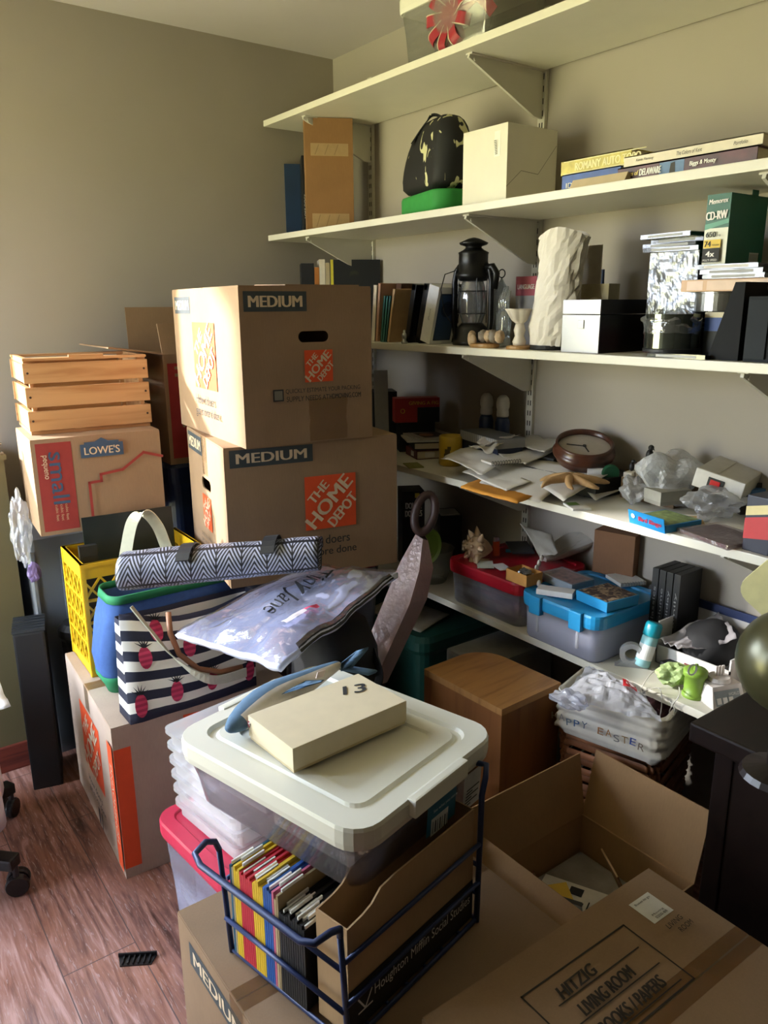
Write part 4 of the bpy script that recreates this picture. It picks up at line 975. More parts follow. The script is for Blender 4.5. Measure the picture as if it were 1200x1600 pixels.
vs, fs = text_mesh('that was easy.'); x1 = max(p.x for p in vs); y1 = max(p.y for p in vs)
b = MB(m_ink2); V = [b.bm.verts.new(sf(.40 + .2 * p.x / x1, .90 - .07 * p.y / y1) + Vector((0, 0, .0145))) for p in vs]
for f_ in fs: b.face([V[i] for i in f_])
b.ob('label_lettering', tS)
crumple('plastic_wrap', 'white crumpled plastic hanging over the basket corner', 'plastic bag', (1.351, 1.089, 0.565), .035, (.8, 1.2, .6), m_film, .5, 2.2, 12, rz=.4)
crumple('dark_bundle', 'dark red patterned bundle inside the cloth lined basket', 'bundle', (1.575, 1.0, .50), .05, (1.1, .8, .7), M('3f1d22', .8, 0, .5, 40), .3, 2, 3)

# ------------------------------------------------------------------ dark side table at right with a ball and packages
m_esp = wood('1d1310', '130c0a', (1, 10, 10), 3, .35)
t = thing('side_table', 'dark espresso wood side table at the right edge', 'table', (1.225, .24, 0))
MB(m_esp).box(0, .33, 0, .465, .712, .75, bev=.005).ob('tabletop', t)
MB(m_esp).box(.045, .30, .03, .43, .06, .712).ob('table_body', t)
for x in (.045, .27):
    for y in (.03, .40): MB(m_esp).box(x - .003, x + .033, y - .003, y + .033, 0, .712, bev=.003).ob('leg', t)
q = Vector((1.186, 0.520, 0.953)); 
b = MB(M('4d4b32', .3, .4, .1, 6)); b.ball(.085, ID, 4); tb = thing('ornament_ball', 'shiny olive ball on a foot on the dark side table', 'ornament', (q.x, q.y, .75)); o = b.ob('ball', tb, smooth=True); o.location = (0, 0, q.z - .75)
MB(m_esp).lathe([(.06, 0), (.055, .01), (.02, .02), (.018, max(.03, q.z - .75 - .083)), (.03, max(.04, q.z - .75 - .07))], ID, 24).ob('foot', tb)
pb = Vector((1.556, 0.823, 0.992))
t = thing('picture_box', 'red, cream and navy printed box at the right end of the paper strewn shelf', 'box', (pb.x, pb.y - .06, pb.z + .0003), math.radians(-6))
NVY, RED, CRM = M('1b2036', .5), M('b8242c', .5), M('d6c68e', .6)
b = MB(NVY); b.box(0, .10, 0, .06, 0, .12, bev=.002); b.ob('box_body', t)
decal(t, 'printed_stripes', [('p', [(0, .075), (.10, .095), (.10, .12), (0, .095)], CRM), ('p', [(0, .03), (.10, .06), (.10, .095), (0, .07)], RED), ('r', 0, .018, .10, .010, M('8a6a3c', .6))], *FRONT(.1, .06, .12))
decal(t, 'printed_stripes', [('p', [(0, .075), (.06, .09), (.06, .11), (0, .095)], CRM), ('p', [(0, .025), (.06, .035), (.06, .085), (0, .07)], RED)], *LEFT(.1, .06, .12))
cq = Vector((1.382, 0.630, 0.980))
b = MB(M('d8d29a', .6)); b.loft([rrect(.15, .11, .03, -.004), rrect(.15, .11, .03, .004)], TR(0, 0, 0) @ RX(PI / 2)); t = thing('yellow_panel', 'pale yellow rounded card with a blue spot at the right edge', 'card', (cq.x, cq.y, cq.z), math.radians(-68), ry=math.radians(38)); b.ob('card', t)
MB(M('2f83b8', .6)).cyl(.014, -.001, .001, TR(.03, -.005, -.03) @ RX(PI / 2), 20).ob('spot', t)
MB(m_esp).cyl(.004, -(cq.z - .7505), -.02, RY(math.radians(-38)), 8).ob('stick', t)

# ================================================================== top shelf
Q0 = (1.600, 2.147, 2.177); Q1 = (1.600, 1.527, 2.177); hb = 0.173
yl = Q0[1] - Q1[1]
t = bin_('storage_bin', 'clear bin with a white lid and a red bow inside, on the top shelf', (1.69, (Q0[1] + Q1[1]) / 2 + .01, 2.177 + .0005), 0, .235, .40, hb + .015, M('e2e0d2', .4, 0, .02), body=clear('f6f6f2', .10, .12, .1), lidh=.03)
bow = thing('gift_bow', 'red ribbon bow with pale edges inside the clear bin on the top shelf', 'bow', (1.60, (Q0[1] + Q1[1]) / 2 + .0, 2.177 + .098)); m_rib = M('9c2430', .55); m_ribe = M('d8c8b0', .5)
for i in range(9):
    a = 2 * PI * i / 9; c, s = math.cos(a), math.sin(a); L = .085
    path = [(0, 0, 0), (-.012, .4 * L * c, .4 * L * s), (-.022, .85 * L * c, .85 * L * s), (-.002, 1.05 * L * c, 1.05 * L * s), (.012, .6 * L * c, .6 * L * s), (.004, 0, 0)]
    lp = strap(path, .030, m_rib, 'ribbon_loop', bow, .0015, side=(0, -s, c))
    strap([(x - .0012, y - s * .0145, z + c * .0145) for x, y, z in path], .0025, m_ribe, 'ribbon_edge', lp, .0016, side=(0, -s, c))
strap([(0, 0, 0), (-.01, -.06, .0), (.0, -.11, .02), (.01, -.16, -.03)], .03, m_rib, 'ribbon_tail', bow, .0015, side=(0, .2, 1))
MB(M('d9d4c4', .7)).box(1.62, 1.74, (Q0[1] + Q1[1]) / 2 - .12, (Q0[1] + Q1[1]) / 2 + .05, 0, .012).ob('bin_paper', None)
o = bpy.data.objects['bin_paper']; o.name = 'paper_pad'; tag(o, 'pale paper pad on the floor of the clear bin on the top shelf', 'paper', loc=(0, 0, 2.177 + .009))
crumple('tissue', 'dark wrapped piece under the red bow in the clear bin', 'bundle', (1.66, (Q0[1] + Q1[1]) / 2 + .10, 2.177 + .010), .03, (1, 1, .7), M('3a3f4a', .7), .3, 2, 5, sub=3)

# ================================================================== second shelf
def rot_box(name, label, cat, P, w, d, h, mat, rz, part=None, bev=.0015, group=None):
    t = thing(name, label, cat, P, rz, group); MB(mat).box(-w / 2, w / 2, 0, d, 0, h, bev=bev).ob(part or 'body', t); return t
AN = math.radians(-28)
h = 0.390; w = 0.175
t = rot_box('parcel_carton', 'tall brown carton with two strips of tape on the second shelf', 'cardboard box', (1.660, 2.562, 1.770), w, .065, h - .006, cardboard('8f6a45'), AN, 'carton_body')
mt_ = M('a78a62', .35)
for z0, hh in ((.012, .05), (h * .66, .042)):
    decal(t, 'tape_strip', [('r', w * .12, z0, w * .78, hh, mt_)] + [('p', [(w * (.2 + k * .2), z0 + .004), (w * (.22 + k * .2), z0 + .004), (w * (.3 + k * .2), z0 + hh - .004), (w * (.28 + k * .2), z0 + hh - .004)], M('8f7552', .5)) for k in range(3)], (-w / 2, 0, 0), (1, 0, 0), (0, 0, 1))
w2 = 0.066
t = rot_box('binder', 'dark blue binder at the far left end of the second shelf', 'binder', (1.660, 2.823, 1.770), w2, .12, 0.267, M('1c3350', .35, 0, .2, 8), AN, 'binder_cover')
MB(m_blk).box(-w2 / 2 + .004, w2 / 2 - .004, .004, .118, 0, .01).ob('pages', t)
t = rot_box('book', 'black book with a white spine title between binder and brown carton', 'book', (1.640, 2.704, 1.770), 0.020, .11, 0.278, M('16161a', .5), AN, 'book_cover')
decal(t, 'spine_title', [('t', 'LOST DOGS', 0, .10, .085, .007, PI / 2, 0, 0, m_tab)], (0, 0, 0), (1, 0, 0), (0, 0, 1))
# backpack with skeleton pattern
def patt(col, spots, scale, lo, hi, k='p'):
    m, tr, p = base('patterned_cloth'); n = noisy(tr, scale, 1.5, (1, 1, .55)); n.inputs['Distortion'].default_value = 1.2
    r = ramp(tr, n.outputs[0], [(0, lin(col)), (lo, lin(col)), (hi, lin(spots)), (1, lin(spots))]); tr.links.new(r.outputs[0], p.inputs['Base Color']); p.inputs['Roughness'].default_value = .7; return m
P = (1.665, 1.978, 1.770); hk = 0.274
t = thing('backpack', 'black backpack with pale dinosaur print and green base on the second shelf', 'backpack', P, math.radians(-14)); m_bp = patt('101012', 'c9c69a', 26, .63, .65)
W_ = .150
def bpl(z, k, dx=0, dy=0): 
    l = rrect(.125 * k, 2 * W_ * k, .05 * k, z, 6, dx, dy); return [(x + .006 * noise.noise((x * 22, y * 22, z * 20)), y + .006 * noise.noise((y * 20, x * 9, z * 22)), zz) for x, y, zz in l]
b = MB(M('2c8a3c', .75, 0, .08, 30)); b.loft([bpl(.001, .86), bpl(.02, 1.0), bpl(.055, 1.02, 0, -.002), bpl(.062, .99, 0, -.004)]); b.ob('green_base', t, smooth=True)
b = MB(m_bp); b.loft([bpl(.06, .99, 0, -.004), bpl(.11, .98, 0, -.004), bpl(.17, .95, .004, -.01), bpl(hk * .80, .86, .008, -.02), bpl(hk * .95, .66, .01, -.028), bpl(hk + .005, .36, .012, -.034)]); b.ob('bag_body', t, smooth=True, sub=1)
strap([(.03, -.07, hk * .9), (-.01, -.03, hk + .008), (-.02, .02, hk * .985), (-.055, .05, hk * .78)], .022, m_bp, 'strap', t, side=(.3, .9, 0))
# white box
q = (1.600, 1.794, 1.601, 1.775, 1.770, 0.198)
t = cuboid('white_box', 'plain white box with a barcode label beside the dinosaur backpack', 'box', q, M('dedaca', .6, 0, .02, 20), part='box_body')
w, d, h = q[1] - q[0], q[3] - q[2], q[5]
decal(t, 'barcode_label', [('r', d * .72, h * .6, .022, h * .32, M('efece0', .5))] + [('r', d * .72 + .004, h * .63 + i * .004, .009, .0018, m_ink) for i in range(9)], *LEFT(w, d, h))
decal(t, 'flap_seam', [('l', [(w * .0, h * .20), (w * .28, h * .42), (w * .62, h * .40), (w * .98, h * .80)], .0012, M('6a655a', .8))], *FRONT(w, d, h))
# coffee table books
m_gold = M('a89a48', .4, .3, .25, 60); m_bluec = M('1f4a94', .4, 0, .2, 30)
q = (1.600, 1.754, 1.232, 1.407, 1.770, 0.042)
t = book('book', 'blue atlas under the gold spined book on the second shelf', (q[0], q[2], q[4]), 0, q[1] - q[0], q[3] - q[2], q[5], m_bluec, cat='book')
decal(t, 'spine_title', [('t', 'ONE STOP TRAVEL GUIDE', .14, .018, .13, .012, 0, .04, 0, m_tab), ('t', 'IDS', .03, .016, .03, .012, 0, .04, 0, m_tab)], *LEFT(0, q[3] - q[2], 0))
z2 = q[4] + q[5]; q2 = (1.615, 1.765, 1.216, 1.425, 1.804, 0.038)
t = book('book', 'thick gold spined book lying on the blue atlas', (q2[0], q2[2], z2), 0, q2[1] - q2[0], q2[3] - q2[2], .036, m_gold)
decal(t, 'spine_title', [('t', 'ROMANY AUTO TOPO', .14, .018, .19, .018, 0, .05, 0, M('e0d8a0', .4)), ('r', .01, .003, .24, .002, M('e0d8a0', .4)), ('r', .01, .031, .24, .002, M('e0d8a0', .4))], *LEFT(0, q2[3] - q2[2], 0))
yN = q[2] - .012
dl = thing('book', 'dark red photo book titled Images of Delaware on the second shelf', 'book', (1.575, yN - .33, 1.77)); W3, D3, H3 = .235, .33, .031
b = MB(M('4a1c22', .4, 0, .5, 25)); b.box(0, W3, 0, D3, 0, .0025).box(0, W3, 0, D3, H3 - .0025, H3).box(0, .0025, 0, D3, 0, H3); b.ob('book_cover', dl); MB(m_page).box(.0025, W3 - .004, .004, D3 - .004, .0025, H3 - .0025).ob('pages', dl)
decal(dl, 'spine_title', [('r', .11, .003, .06, .025, M('5878a0', .5)), ('p', [(.135, .003), (.15, .003), (.148, .026), (.138, .024)], M('26241f', .6)), ('t', 'Images of', .035, .014, .045, .013, 0, .03, .2, M('d8c060', .5)), ('t', 'DELAWARE', .088, .015, .055, .014, 0, .05, .1, m_tab), ('t', 'Biggs & Monty', .215, .015, .06, .011, 0, .04, .1, m_tab)], *LEFT(W3, D3, H3))
kt = thing('book', 'cream book titled The Colors of Kent on top of the dark red photo book', 'book', (1.582, yN - .335, 1.77 + H3)); m_crm = M('d9cfb8', .5)
b = MB(m_crm); b.box(0, W3, 0, .325, 0, .002).box(0, W3, 0, .325, .021, .023).box(0, .002, 0, .325, 0, .023); b.ob('book_cover', kt); MB(m_page).box(.002, W3 - .004, .004, .321, .002, .021).ob('pages', kt)
decal(kt, 'spine_title', [('t', 'Kevin Fleming', .055, .0115, .045, .007, 0, 0, .2, m_ink), ('t', 'The Colors of Kent', .165, .0115, .06, .008, 0, 0, .2, m_ink), ('t', 'Portfolio', .28, .0115, .03, .007, 0, 0, .2, m_ink)], *LEFT(W3, .325, .023))
q = (1.552, 1.587, 1.184, 1.342, 1.770, 0.026)
tag(MB(M('c3b08e', .7)).prism([(0, 0), (.045, 0), (.012, .02)], 0, q[3] - q[2], TR(0, q[3] - q[2], 0) @ RX(PI / 2)).ob('folded_card'), 'small folded tan card at the front edge before the blue atlas', 'card', loc=(1.553, q[2], 1.77))

# ================================================================== middle shelf
rot_box('black_box', 'low black box at the far left end of the middle shelf', 'box', (1.700, 3.000, 1.385), .07, .12, 0.220, m_blk, AN)

LX = Vector((math.cos(AN), math.sin(AN), 0)); cum = 0; P0 = Vector((1.600, 2.683, 1.385))
for P, wd, hh, c, lb in (
    ((1.660, 2.739, 1.385), 0.049, 0.277, '141518', 'black upright binder at the left end of the middle shelf'),
    ((1.660, 2.676, 1.385), 0.018, 0.262, 'a86a2c', 'orange brown book beside the black upright binder'),
    ((1.660, 2.636, 1.385), 0.022, 0.291, 'd6cdb6', 'cream paperback left of the yellow spined book'),
    ((1.660, 2.601, 1.385), 0.016, 0.278, 'b0a07c', 'slim tan book touching the yellow spined book')):
    P = P0 + LX * (cum + wd / 2); cum += wd + .0012
    t = thing('book', lb, 'book', P, AN); MB(M(c, .6)).box(-wd / 2, wd / 2, 0, .12, 0, hh, bev=.001).ob('book_cover', t); MB(m_page).box(-wd / 2 + .002, wd / 2 - .002, .003, .118, hh, hh + .0006).ob('pages', t)
w = 0.181; h = 0.290
t = thing('book', 'yellow spined book with a dark picture cover facing out on the middle shelf', 'book', P0 + LX * (cum + .013), math.radians(-32))
MB(patt('0d0f10', '4a5228', 14, .55, .75)).box(0, w, 0, .003, 0, h).ob('book_cover', t); MB(m_page).box(.003, w - .003, .003, .019, .003, h - .003).ob('pages', t); MB(M('cfc23a', .5)).box(-.010, 0, 0, .022, 0, h).ob('spine', t)
b = MB(cardboard('a58b66')); b.loft([rrect(.09, .05, .02, 0), rrect(.10, .055, .02, .1), rrect(.095, .05, .02, .155), rrect(.06, .02, .009, .172)]); tag(b.ob('paper_bag', smooth=True), 'crumpled brown paper bag behind the books at the left of the middle shelf', 'paper bag', loc=(1.78, 2.62, 1.385), rz=AN)
b = MB(M('a68c63', .9, 0, .2, 120, .5)); b.lathe([(.085, 0), (.08, .006), (.058, .01), (.057, .07), (.05, .095), (.028, .108), (.004, .11)], ID, 32); tag(b.ob('straw_hat', smooth=True), 'round tan straw hat behind the standing books on the middle shelf', 'hat', loc=(1.770, 2.337, 1.385))
for i, (l, r_, c) in enumerate(((582, 588, 'c9b896'), (588, 593, 'd0a888'), (593, 599, '7d5a3e'))): pass
STB = [((1.600, 2.211, 1.385), .022, 0.184, .10, 'cdbf9f', 'cream book at the left end of the leaning row on the middle shelf', .15),
       ((1.600, 2.194, 1.385), .016, 0.189, .12, 'b58a6a', 'rosy tan book second in the leaning row on the middle shelf', .15),
       ((1.660, 2.236, 1.385), .03, 0.187, .10, '5b3a22', 'thick dark brown book behind the teal books', .16),
       ((1.585, 2.170, 1.385), .011, 0.148, .16, '2f6b66', 'leftmost of three slim teal books', .11),
       ((1.585, 2.150, 1.385), .011, 0.147, .16, '37776f', 'middle one of three slim teal books', .11),
       ((1.585, 2.128, 1.385), .012, 0.147, .16, '2a5f58', 'rightmost of three slim teal books, showing its patterned cover', .11),
       ((1.585, 2.089, 1.385), .014, 0.168, .20, 'b59468', 'tan clothbound notebook leaning on the black frames', .13)]
yy = STB[0][0][1] + .02
for i, (P, d, h, an, c, lb, w) in enumerate(STB):
    an = .09 + .018 * i; yy -= d / math.cos(an) + .0012
    book('book', lb, (P[0], yy, P[2]), 0, w, d, h / math.cos(an), M(c, .6, 0, .08, 30), 'leaning row of books', rx=an)
# black frames, phone box
for i, (h, lb) in enumerate(((0.188, 'left one of two black framed pictures leaning on the middle shelf'), (0.187, 'right one of two black framed pictures, leaning against the slim white box'))):
    an = .22 + .02 * i; yy = ((1.600, 2.023, 1.385)[1], (1.600, 1.967, 1.385)[1])[i]
    t = thing('framed_picture', lb, 'framed picture', (1.60, yy, 1.385), 0, 'black framed pictures', an); hh = h / math.cos(an) * .96; f = MB(M('0e0f11', .3)); w = .15
    f.box(0, w, 0, .022, 0, .022, bev=.003).box(0, w, 0, .022, hh - .022, hh, bev=.003).box(0, .022, 0, .022, 0, hh, bev=.003).box(w - .022, w, 0, .022, 0, hh, bev=.003); f.ob('frame', t)
    MB(M('1c2430', .15)).box(.02, w - .02, .006, .012, .02, hh - .02).ob('picture_panel', t)
b = MB(M('9a9a94', .3, .8)); b.lathe([(.010, 0), (.011, .006), (.006, .010), (.008, .022), (.0075, .03), (.004, .034), (.005, .04), (.001, .043)], ID, 16); tag(b.ob('figurine', smooth=True), 'tiny silver figurine standing before the black picture frames', 'figurine', loc=(1.565, 1.999, 1.385))
an = .26; P = (1.585, 1.899, 1.385); h = 0.175
t = thing('phone_box', 'white slim box with a dark phone pictured on it, leaning beside the lantern', 'box', P, 0, None, an); d, w, hh = .048, .09, h / math.cos(an) * .97
MB(M('dcdcd8', .4)).box(0, w, 0, d, 0, hh, bev=.0015).ob('box_body', t)
decal(t, 'printed_phone', [('r', .010, .012, .070, hh * .82, M('1b2b45', .3)), ('r', .013, .015, .064, hh * .78, M('31486a', .3)), ('p', [(.045 + .024 * math.cos(a), hh * .62 + .024 * math.sin(a)) for a in [2 * PI * k / 20 for k in range(20)]], M('1a2740', .3))], *FRONT(w, d, hh))
decal(t, 'lettering', [('t', 'iPhone', d * .5, hh * .5, .035, .008, PI / 2, 0, 0, M('8a8a88', .5))], *LEFT(w, d, hh))
# lantern
P = (1.660, 1.788, 1.385); h = 0.310; k = h / .285; m_lan = M('101113', .35, .3, .2, 30)
t = thing('lantern', 'old black railway lantern with a wire handle on the middle shelf', 'lantern', P, .3)
b = MB(m_lan); b.lathe([(.052 * k, 0), (.054 * k, .004), (.054 * k, .012 * k), (.046 * k, .018 * k), (.044 * k, .045 * k), (.034 * k, .055 * k), (.03 * k, .06 * k)], ID, 28); b.ob('fuel_tank', t, smooth=True)
b = MB(clear('c8ccd0', .30, .3, .1)); b.lathe([(.028 * k, .06 * k), (.036 * k, .085 * k), (.038 * k, .12 * k), (.034 * k, .155 * k), (.028 * k, .175 * k)], ID, 28, False, False); b.ob('glass_globe', t, smooth=True)
b = MB(m_lan); b.lathe([(.036 * k, .172 * k), (.044 * k, .18 * k), (.046 * k, .19 * k), (.04 * k, .196 * k), (.04 * k, .24 * k), (.042 * k, .246 * k), (.03 * k, .252 * k), (.022 * k, .258 * k), (.022 * k, .262 * k), (.036 * k, .266 * k), (.04 * k, .271 * k), (.016 * k, .282 * k), (.004, h)], ID, 28); b.ob('chimney', t, smooth=True)
for s in (-1, 1):
    q = MB(m_lan); q.tube([(0, s * .05 * k, .01), (0, s * .058 * k, .06 * k), (0, s * .058 * k, .17 * k), (0, s * .052 * k, .20 * k), (0, s * .038 * k, .215 * k)], .008 * k, 10); q.ob('side_tube', t, smooth=True)
q = MB(m_lan)
for z in (.085, .145): q.tube([(.04 * k * math.cos(a), .04 * k * math.sin(a), z * k) for a in [2 * PI * i / 24 for i in range(24)]], .0014, 6, closed=True)
for i in range(4): q.tube([(.040 * k * math.cos(a), .04 * k * math.sin(a), z * k) for a in [PI / 4 + PI / 2 * i] for z in (.06, .085, .145, .178)], .0014, 6)
q.ob('wire_guard', t)
q = MB(m_lan); q.tube([(-.02, .045 * k, .20 * k), (-.05, .062 * k, .19 * k), (-.058, .07 * k, .15 * k), (-.056, .06 * k, .09 * k), (-.05, .04 * k, .06 * k)], .0015, 6); q.ob('wire_handle', t)
q = MB(m_lan); q.tube([(.0, -.04 * k, .205 * k), (.0, -.06 * k, .208 * k), (0, -.072 * k, .19 * k), (0, -.066 * k, .15 * k)], .01 * k, 10); q.ob('rear_tube', t, smooth=True)
# shells, glass hand etc
m_sh = M('c2a98b', .6, 0, .25, 40); m_sh2 = M('cfc6b8', .5, 0, .12, 30); m_slab = wood('b08a58', '8a6238', (1, 1, 6), 6)
b = MB(m_slab); b.lathe([(.034, 0), (.036, .004), (.036, .010), (.033, .012)], ID, 24, sy=1.35); tag(b.ob('wood_slice'), 'small wood slice carrying snail shells before the lantern', 'wood slice', loc=(1.580, 1.648, 1.385))
def snail(name, lb, loc, R_, rz, cat='shell'):
    b = MB(m_sh); pts, rad = [], []
    for i in range(44):
        a = i / 43 * 4.4 * PI; rr = R_ * (.10 + .60 * (i / 43) ** 1.3); pts.append((rr * math.cos(a), .25 * R_ * (1 - i / 43), R_ * 1.02 + rr * math.sin(a))); rad.append(R_ * (.10 + .34 * (i / 43) ** 1.2))
    b.tube(pts, rad, 12); zm = min(v.co.z for v in b.bm.verts); o = b.ob(name, smooth=True); return tag(o, lb, cat, loc=(loc[0], loc[1], loc[2] - zm + .0005), rz=rz)
snail('snail_shell', 'cream spiral snail shell at the left edge of the wood slice', (1.565, 1.680, 1.385), .024, 1.2)
P = (1.585, 1.630, 1.385)
for k in range(4): 
    b = MB(m_sh if k % 2 else M('8d8478', .6, 0, .3, 40)); b.ball(.016, ID, 3, .25, 3, (1, .8, 1.1), k)
    zm = min(v.co.z for v in b.bm.verts); tag(b.ob('shell', smooth=True), ['rounded brown shell beside the snail shell', 'second rounded shell on the wood slice', 'third rounded shell on the wood slice, in the middle', 'grey shell at the right end of the wood slice'][k], 'shell', 'shells on the wood slice', loc=(P[0] + .004 * (k % 2), P[1] + .030 - k * .021, P[2] + .0125 - zm))
m_gl = clear('dfe6ea', .25, .3, .08)
t = thing('glass_hand', 'clear glass hand with raised fingers right of the lantern', 'ornament', (1.660, 1.654, 1.385), -.4); h = 0.182
b = MB(m_gl); b.loft([rrect(.040, .05, .015, 0), rrect(.034, .045, .015, h * .18), rrect(.036, .056, .015, h * .42), rrect(.034, .058, .014, h * .55)]); b.ob('palm', t, smooth=True)
for i, (y, L, a) in enumerate(((-.022, .36, .12), (-.007, .43, .03), (.008, .41, -.03), (.022, .33, -.12))):
    b = MB(m_gl); b.tube([(0, y, h * .5), (-.003, y - a * .02, h * (.5 + L * .5)), (.004, y - a * .04, h * (.5 + L))], [.0085, .008, .005], 10); b.ob('finger', t, smooth=True)
b = MB(m_gl); b.tube([(-.005, -.024, h * .28), (-.012, -.042, h * .42), (-.012, -.046, h * .56)], [.009, .008, .005], 10); b.ob('thumb', t, smooth=True)
t = thing('glass_obelisk', 'pointed clear glass obelisk beside the lantern', 'ornament', (1.770, 1.778, 1.385), .5); h = 0.198
MB(m_gl).loft([[(x * s_, y * s_, z) for x, y in ((-.022, -.022), (.022, -.022), (.022, .022), (-.022, .022))] for s_, z in ((1, 0), (.85, h * .8), (.05, h))]).ob('obelisk_body', t)
b = MB(m_lan); b.tube([(0, .010 * math.cos(a), h + .0 + .012 * math.sin(a) + .012) for a in [2 * PI * i / 20 for i in range(20)]], .0018, 6, closed=True); b.ob('top_ring', t)
t = thing('shell_lamp', 'white flower shaped shell cup on a fluted stand with a wooden foot', 'ornament', (1.590, 1.523, 1.385), 0); h = 0.107
MB(m_slab).lathe([(.034, 0), (.035, .003), (.035, .008), (.03, .010)], ID, 24).ob('foot', t)
b = MB(m_sh2); b.lathe([(.016, .010), (.019, .02), (.012, .035), (.016, .05), (.010, h * .66)], ID, 16); b.ob('stem', t, smooth=True)
b = MB(m_sh2); b.loft([[((r_ * (1 + .10 * math.sin(6 * a))) * math.cos(a) - q_, (r_ * (1 + .10 * math.sin(6 * a))) * math.sin(a), z) for a in [2 * PI * i / 36 for i in range(36)]] for r_, z, q_ in ((.008, h * .62, 0), (.02, h * .72, .002), (.031, h * .95, .006), (.034, h * 1.0, .008), (.028, h * .96, .006), (.012, h * .80, .003))]); b.ob('shell_cup', t, smooth=True)
MB(m_sh2).ball(.006, TR(-.004, 0, h * .86), 2).ob('pearl', t)
q = (1.800, 1.814, 1.661, 1.746, 1.385, 0.200)
t = cuboid('pink_box', 'box with a pink top band behind the glass hand', 'box', q, M('9a9aa0', .5), part='box_body')
decal(t, 'printed_band', [('r', 0, q[5] * .72, q[3] - q[2], q[5] * .28, M('b25a6a', .5)), ('t', 'LANGUAGE', (q[3] - q[2]) * .5, q[5] * .85, (q[3] - q[2]) * .8, .014, 0, .05, 0, m_tab)], *LEFT(0, q[3] - q[2], 0))
# wrapped bundle and card
P = (1.645, 1.457, 1.385); h = 0.294
t = thing('wrapped_bundle', 'tall white paper wrapped bundle standing on the middle shelf', 'bundle', P, 0, ry=.0)
b = MB(M('d6cfc4', .8, 0, .04, 20)); nL = 22; LL = []
for i in range(nL + 1):
    v = i / nL; z = .010 + (h - .010) * v; rr = .060 + .012 * math.sin(v * 7) * .4 + .004 * v; LL.append([((rr + .006 * abs(noise.noise((math.cos(a) * 2.5, math.sin(a) * 2.5 + v * 3, v * 6))) * 2.2 + .004 * noise.noise((math.cos(a) * 8, math.sin(a) * 8, v * 16))) * math.cos(a) * .8, (rr + .008 * abs(noise.noise((math.cos(a) * 2.5, math.sin(a) * 2.5 + v * 3, v * 6 + 4))) * 2) * math.sin(a) - .030 * v, z + (.012 * math.sin(a * 2 + 1) if i == nL else 0)) for a in [2 * PI * j / 40 for j in range(40)]])
LL.append([(x * .7, -.03 + (y + .03) * .7, z - .03) for x, y, z in LL[-1]]); b.loft(LL); b.ob('paper_wrap', t, smooth=False)
MB(m_blk).lathe([(.058, 0), (.06, .003), (.057, .012)], ID, 28).ob('dark_base', t)
q = (1.740, 1.748, 1.382, 1.460, 1.385, 0.268)
tag(MB(M('a39a8c', .8)).box(0, .003, 0, q[3] - q[2], 0, q[5]).ob('card'), 'grey card standing behind the white wrapped bundle', 'card', loc=(q[0], q[2], q[4]))
q = (1.800, 1.808, 1.422, 1.453, 1.385, 0.209)
cuboid('blue_card', 'small blue card behind the silver box', 'card', q, M('26406e', .5))
q = (1.720, 1.766, 1.337, 1.427, 1.385, 0.169)
t = cuboid('tan_box', 'olive tan box with a pale arch printed on it behind the silver box', 'box', q, M('a89d7e', .7), part='box_body'); D = q[3] - q[2]
decal(t, 'printed_arch', [('p', [(D * .5 + D * .32 * math.cos(a), q[5] * .62 + .03 * math.sin(a)) for a in [PI * k / 16 for k in range(17)]], M('cfc6ac', .7))], *LEFT(0, D, 0))
# silver box
q = (1.575, 1.776, 1.245, 1.362, 1.385, 0.128)
m_sil = M('a2a2a2', .42, .8, .04, 12); w, d, h = q[1] - q[0], q[3] - q[2], q[5]
t = thing('silver_box', 'brushed silver hinged box with a square latch on the middle shelf', 'box', (q[0], q[2], q[4]))
MB(m_sil).box(0, .004, 0, d, 0, h * .715, bev=.001).ob('box_front', t); MB(M('0c0c0e', .35)).box(.004, w, 0, d, 0, h * .715).ob('box_body', t); MB(m_sil).box(0, .004, 0, d, h * .73, h, bev=.001).ob('lid_front', t); MB(M('0c0c0e', .35)).box(.004, w, 0, d, h * .73, h, bev=.001).ob('lid', t)  # black body colour stands in for shade on sides turned from the window
b = MB(m_sil); b.box(-.003, 0, d * .40, d * .40 + .018, h * .46, h * .62, bev=.001); b.ob('latch', t)
# disc spindle and cases
P = (1.635, 1.083, 1.385); h = 0.084; R0 = .0615
t = thing('disc_spindle', 'spindle of shiny discs under crumpled clear wrap on the middle shelf', 'disc spindle', P)
MB(m_blk).lathe([(R0 * 1.04, 0), (R0 * 1.04, .006), (R0, .008)], ID, 40).ob('spindle_base', t)
b = MB(M('6f756c', .12, .85, .1, 30, 0, (1, 1, 30))); b.lathe([(R0, .008), (R0, h)], ID, 48); b.ob('discs', t, smooth=False)
b = MB(clear('f4f6f6', .10, .22, .06, .5, 30)); b.grid(lambda u, v: ((R0 * 1.05 + .02 * v * v * noise.noise((math.cos(u * 2 * PI) * 2, math.sin(u * 2 * PI) * 2, v * 3))) * (1 - .65 * max(0, v - .6) / .4) * math.cos(2 * PI * u), (R0 * 1.05 + .03 * v * noise.noise((math.cos(u * 2 * PI) * 2, v * 3, math.sin(u * 2 * PI) * 2))) * (1 - .65 * max(0, v - .6) / .4) * math.sin(2 * PI * u), h * .5 + (h * .62) * v + .012 * noise.noise((u * 14, v * 5, 0))), 40, 14, close_u=True); b.ob('clear_wrap', t, smooth=False)
P = (1.570, 1.044, 1.385)
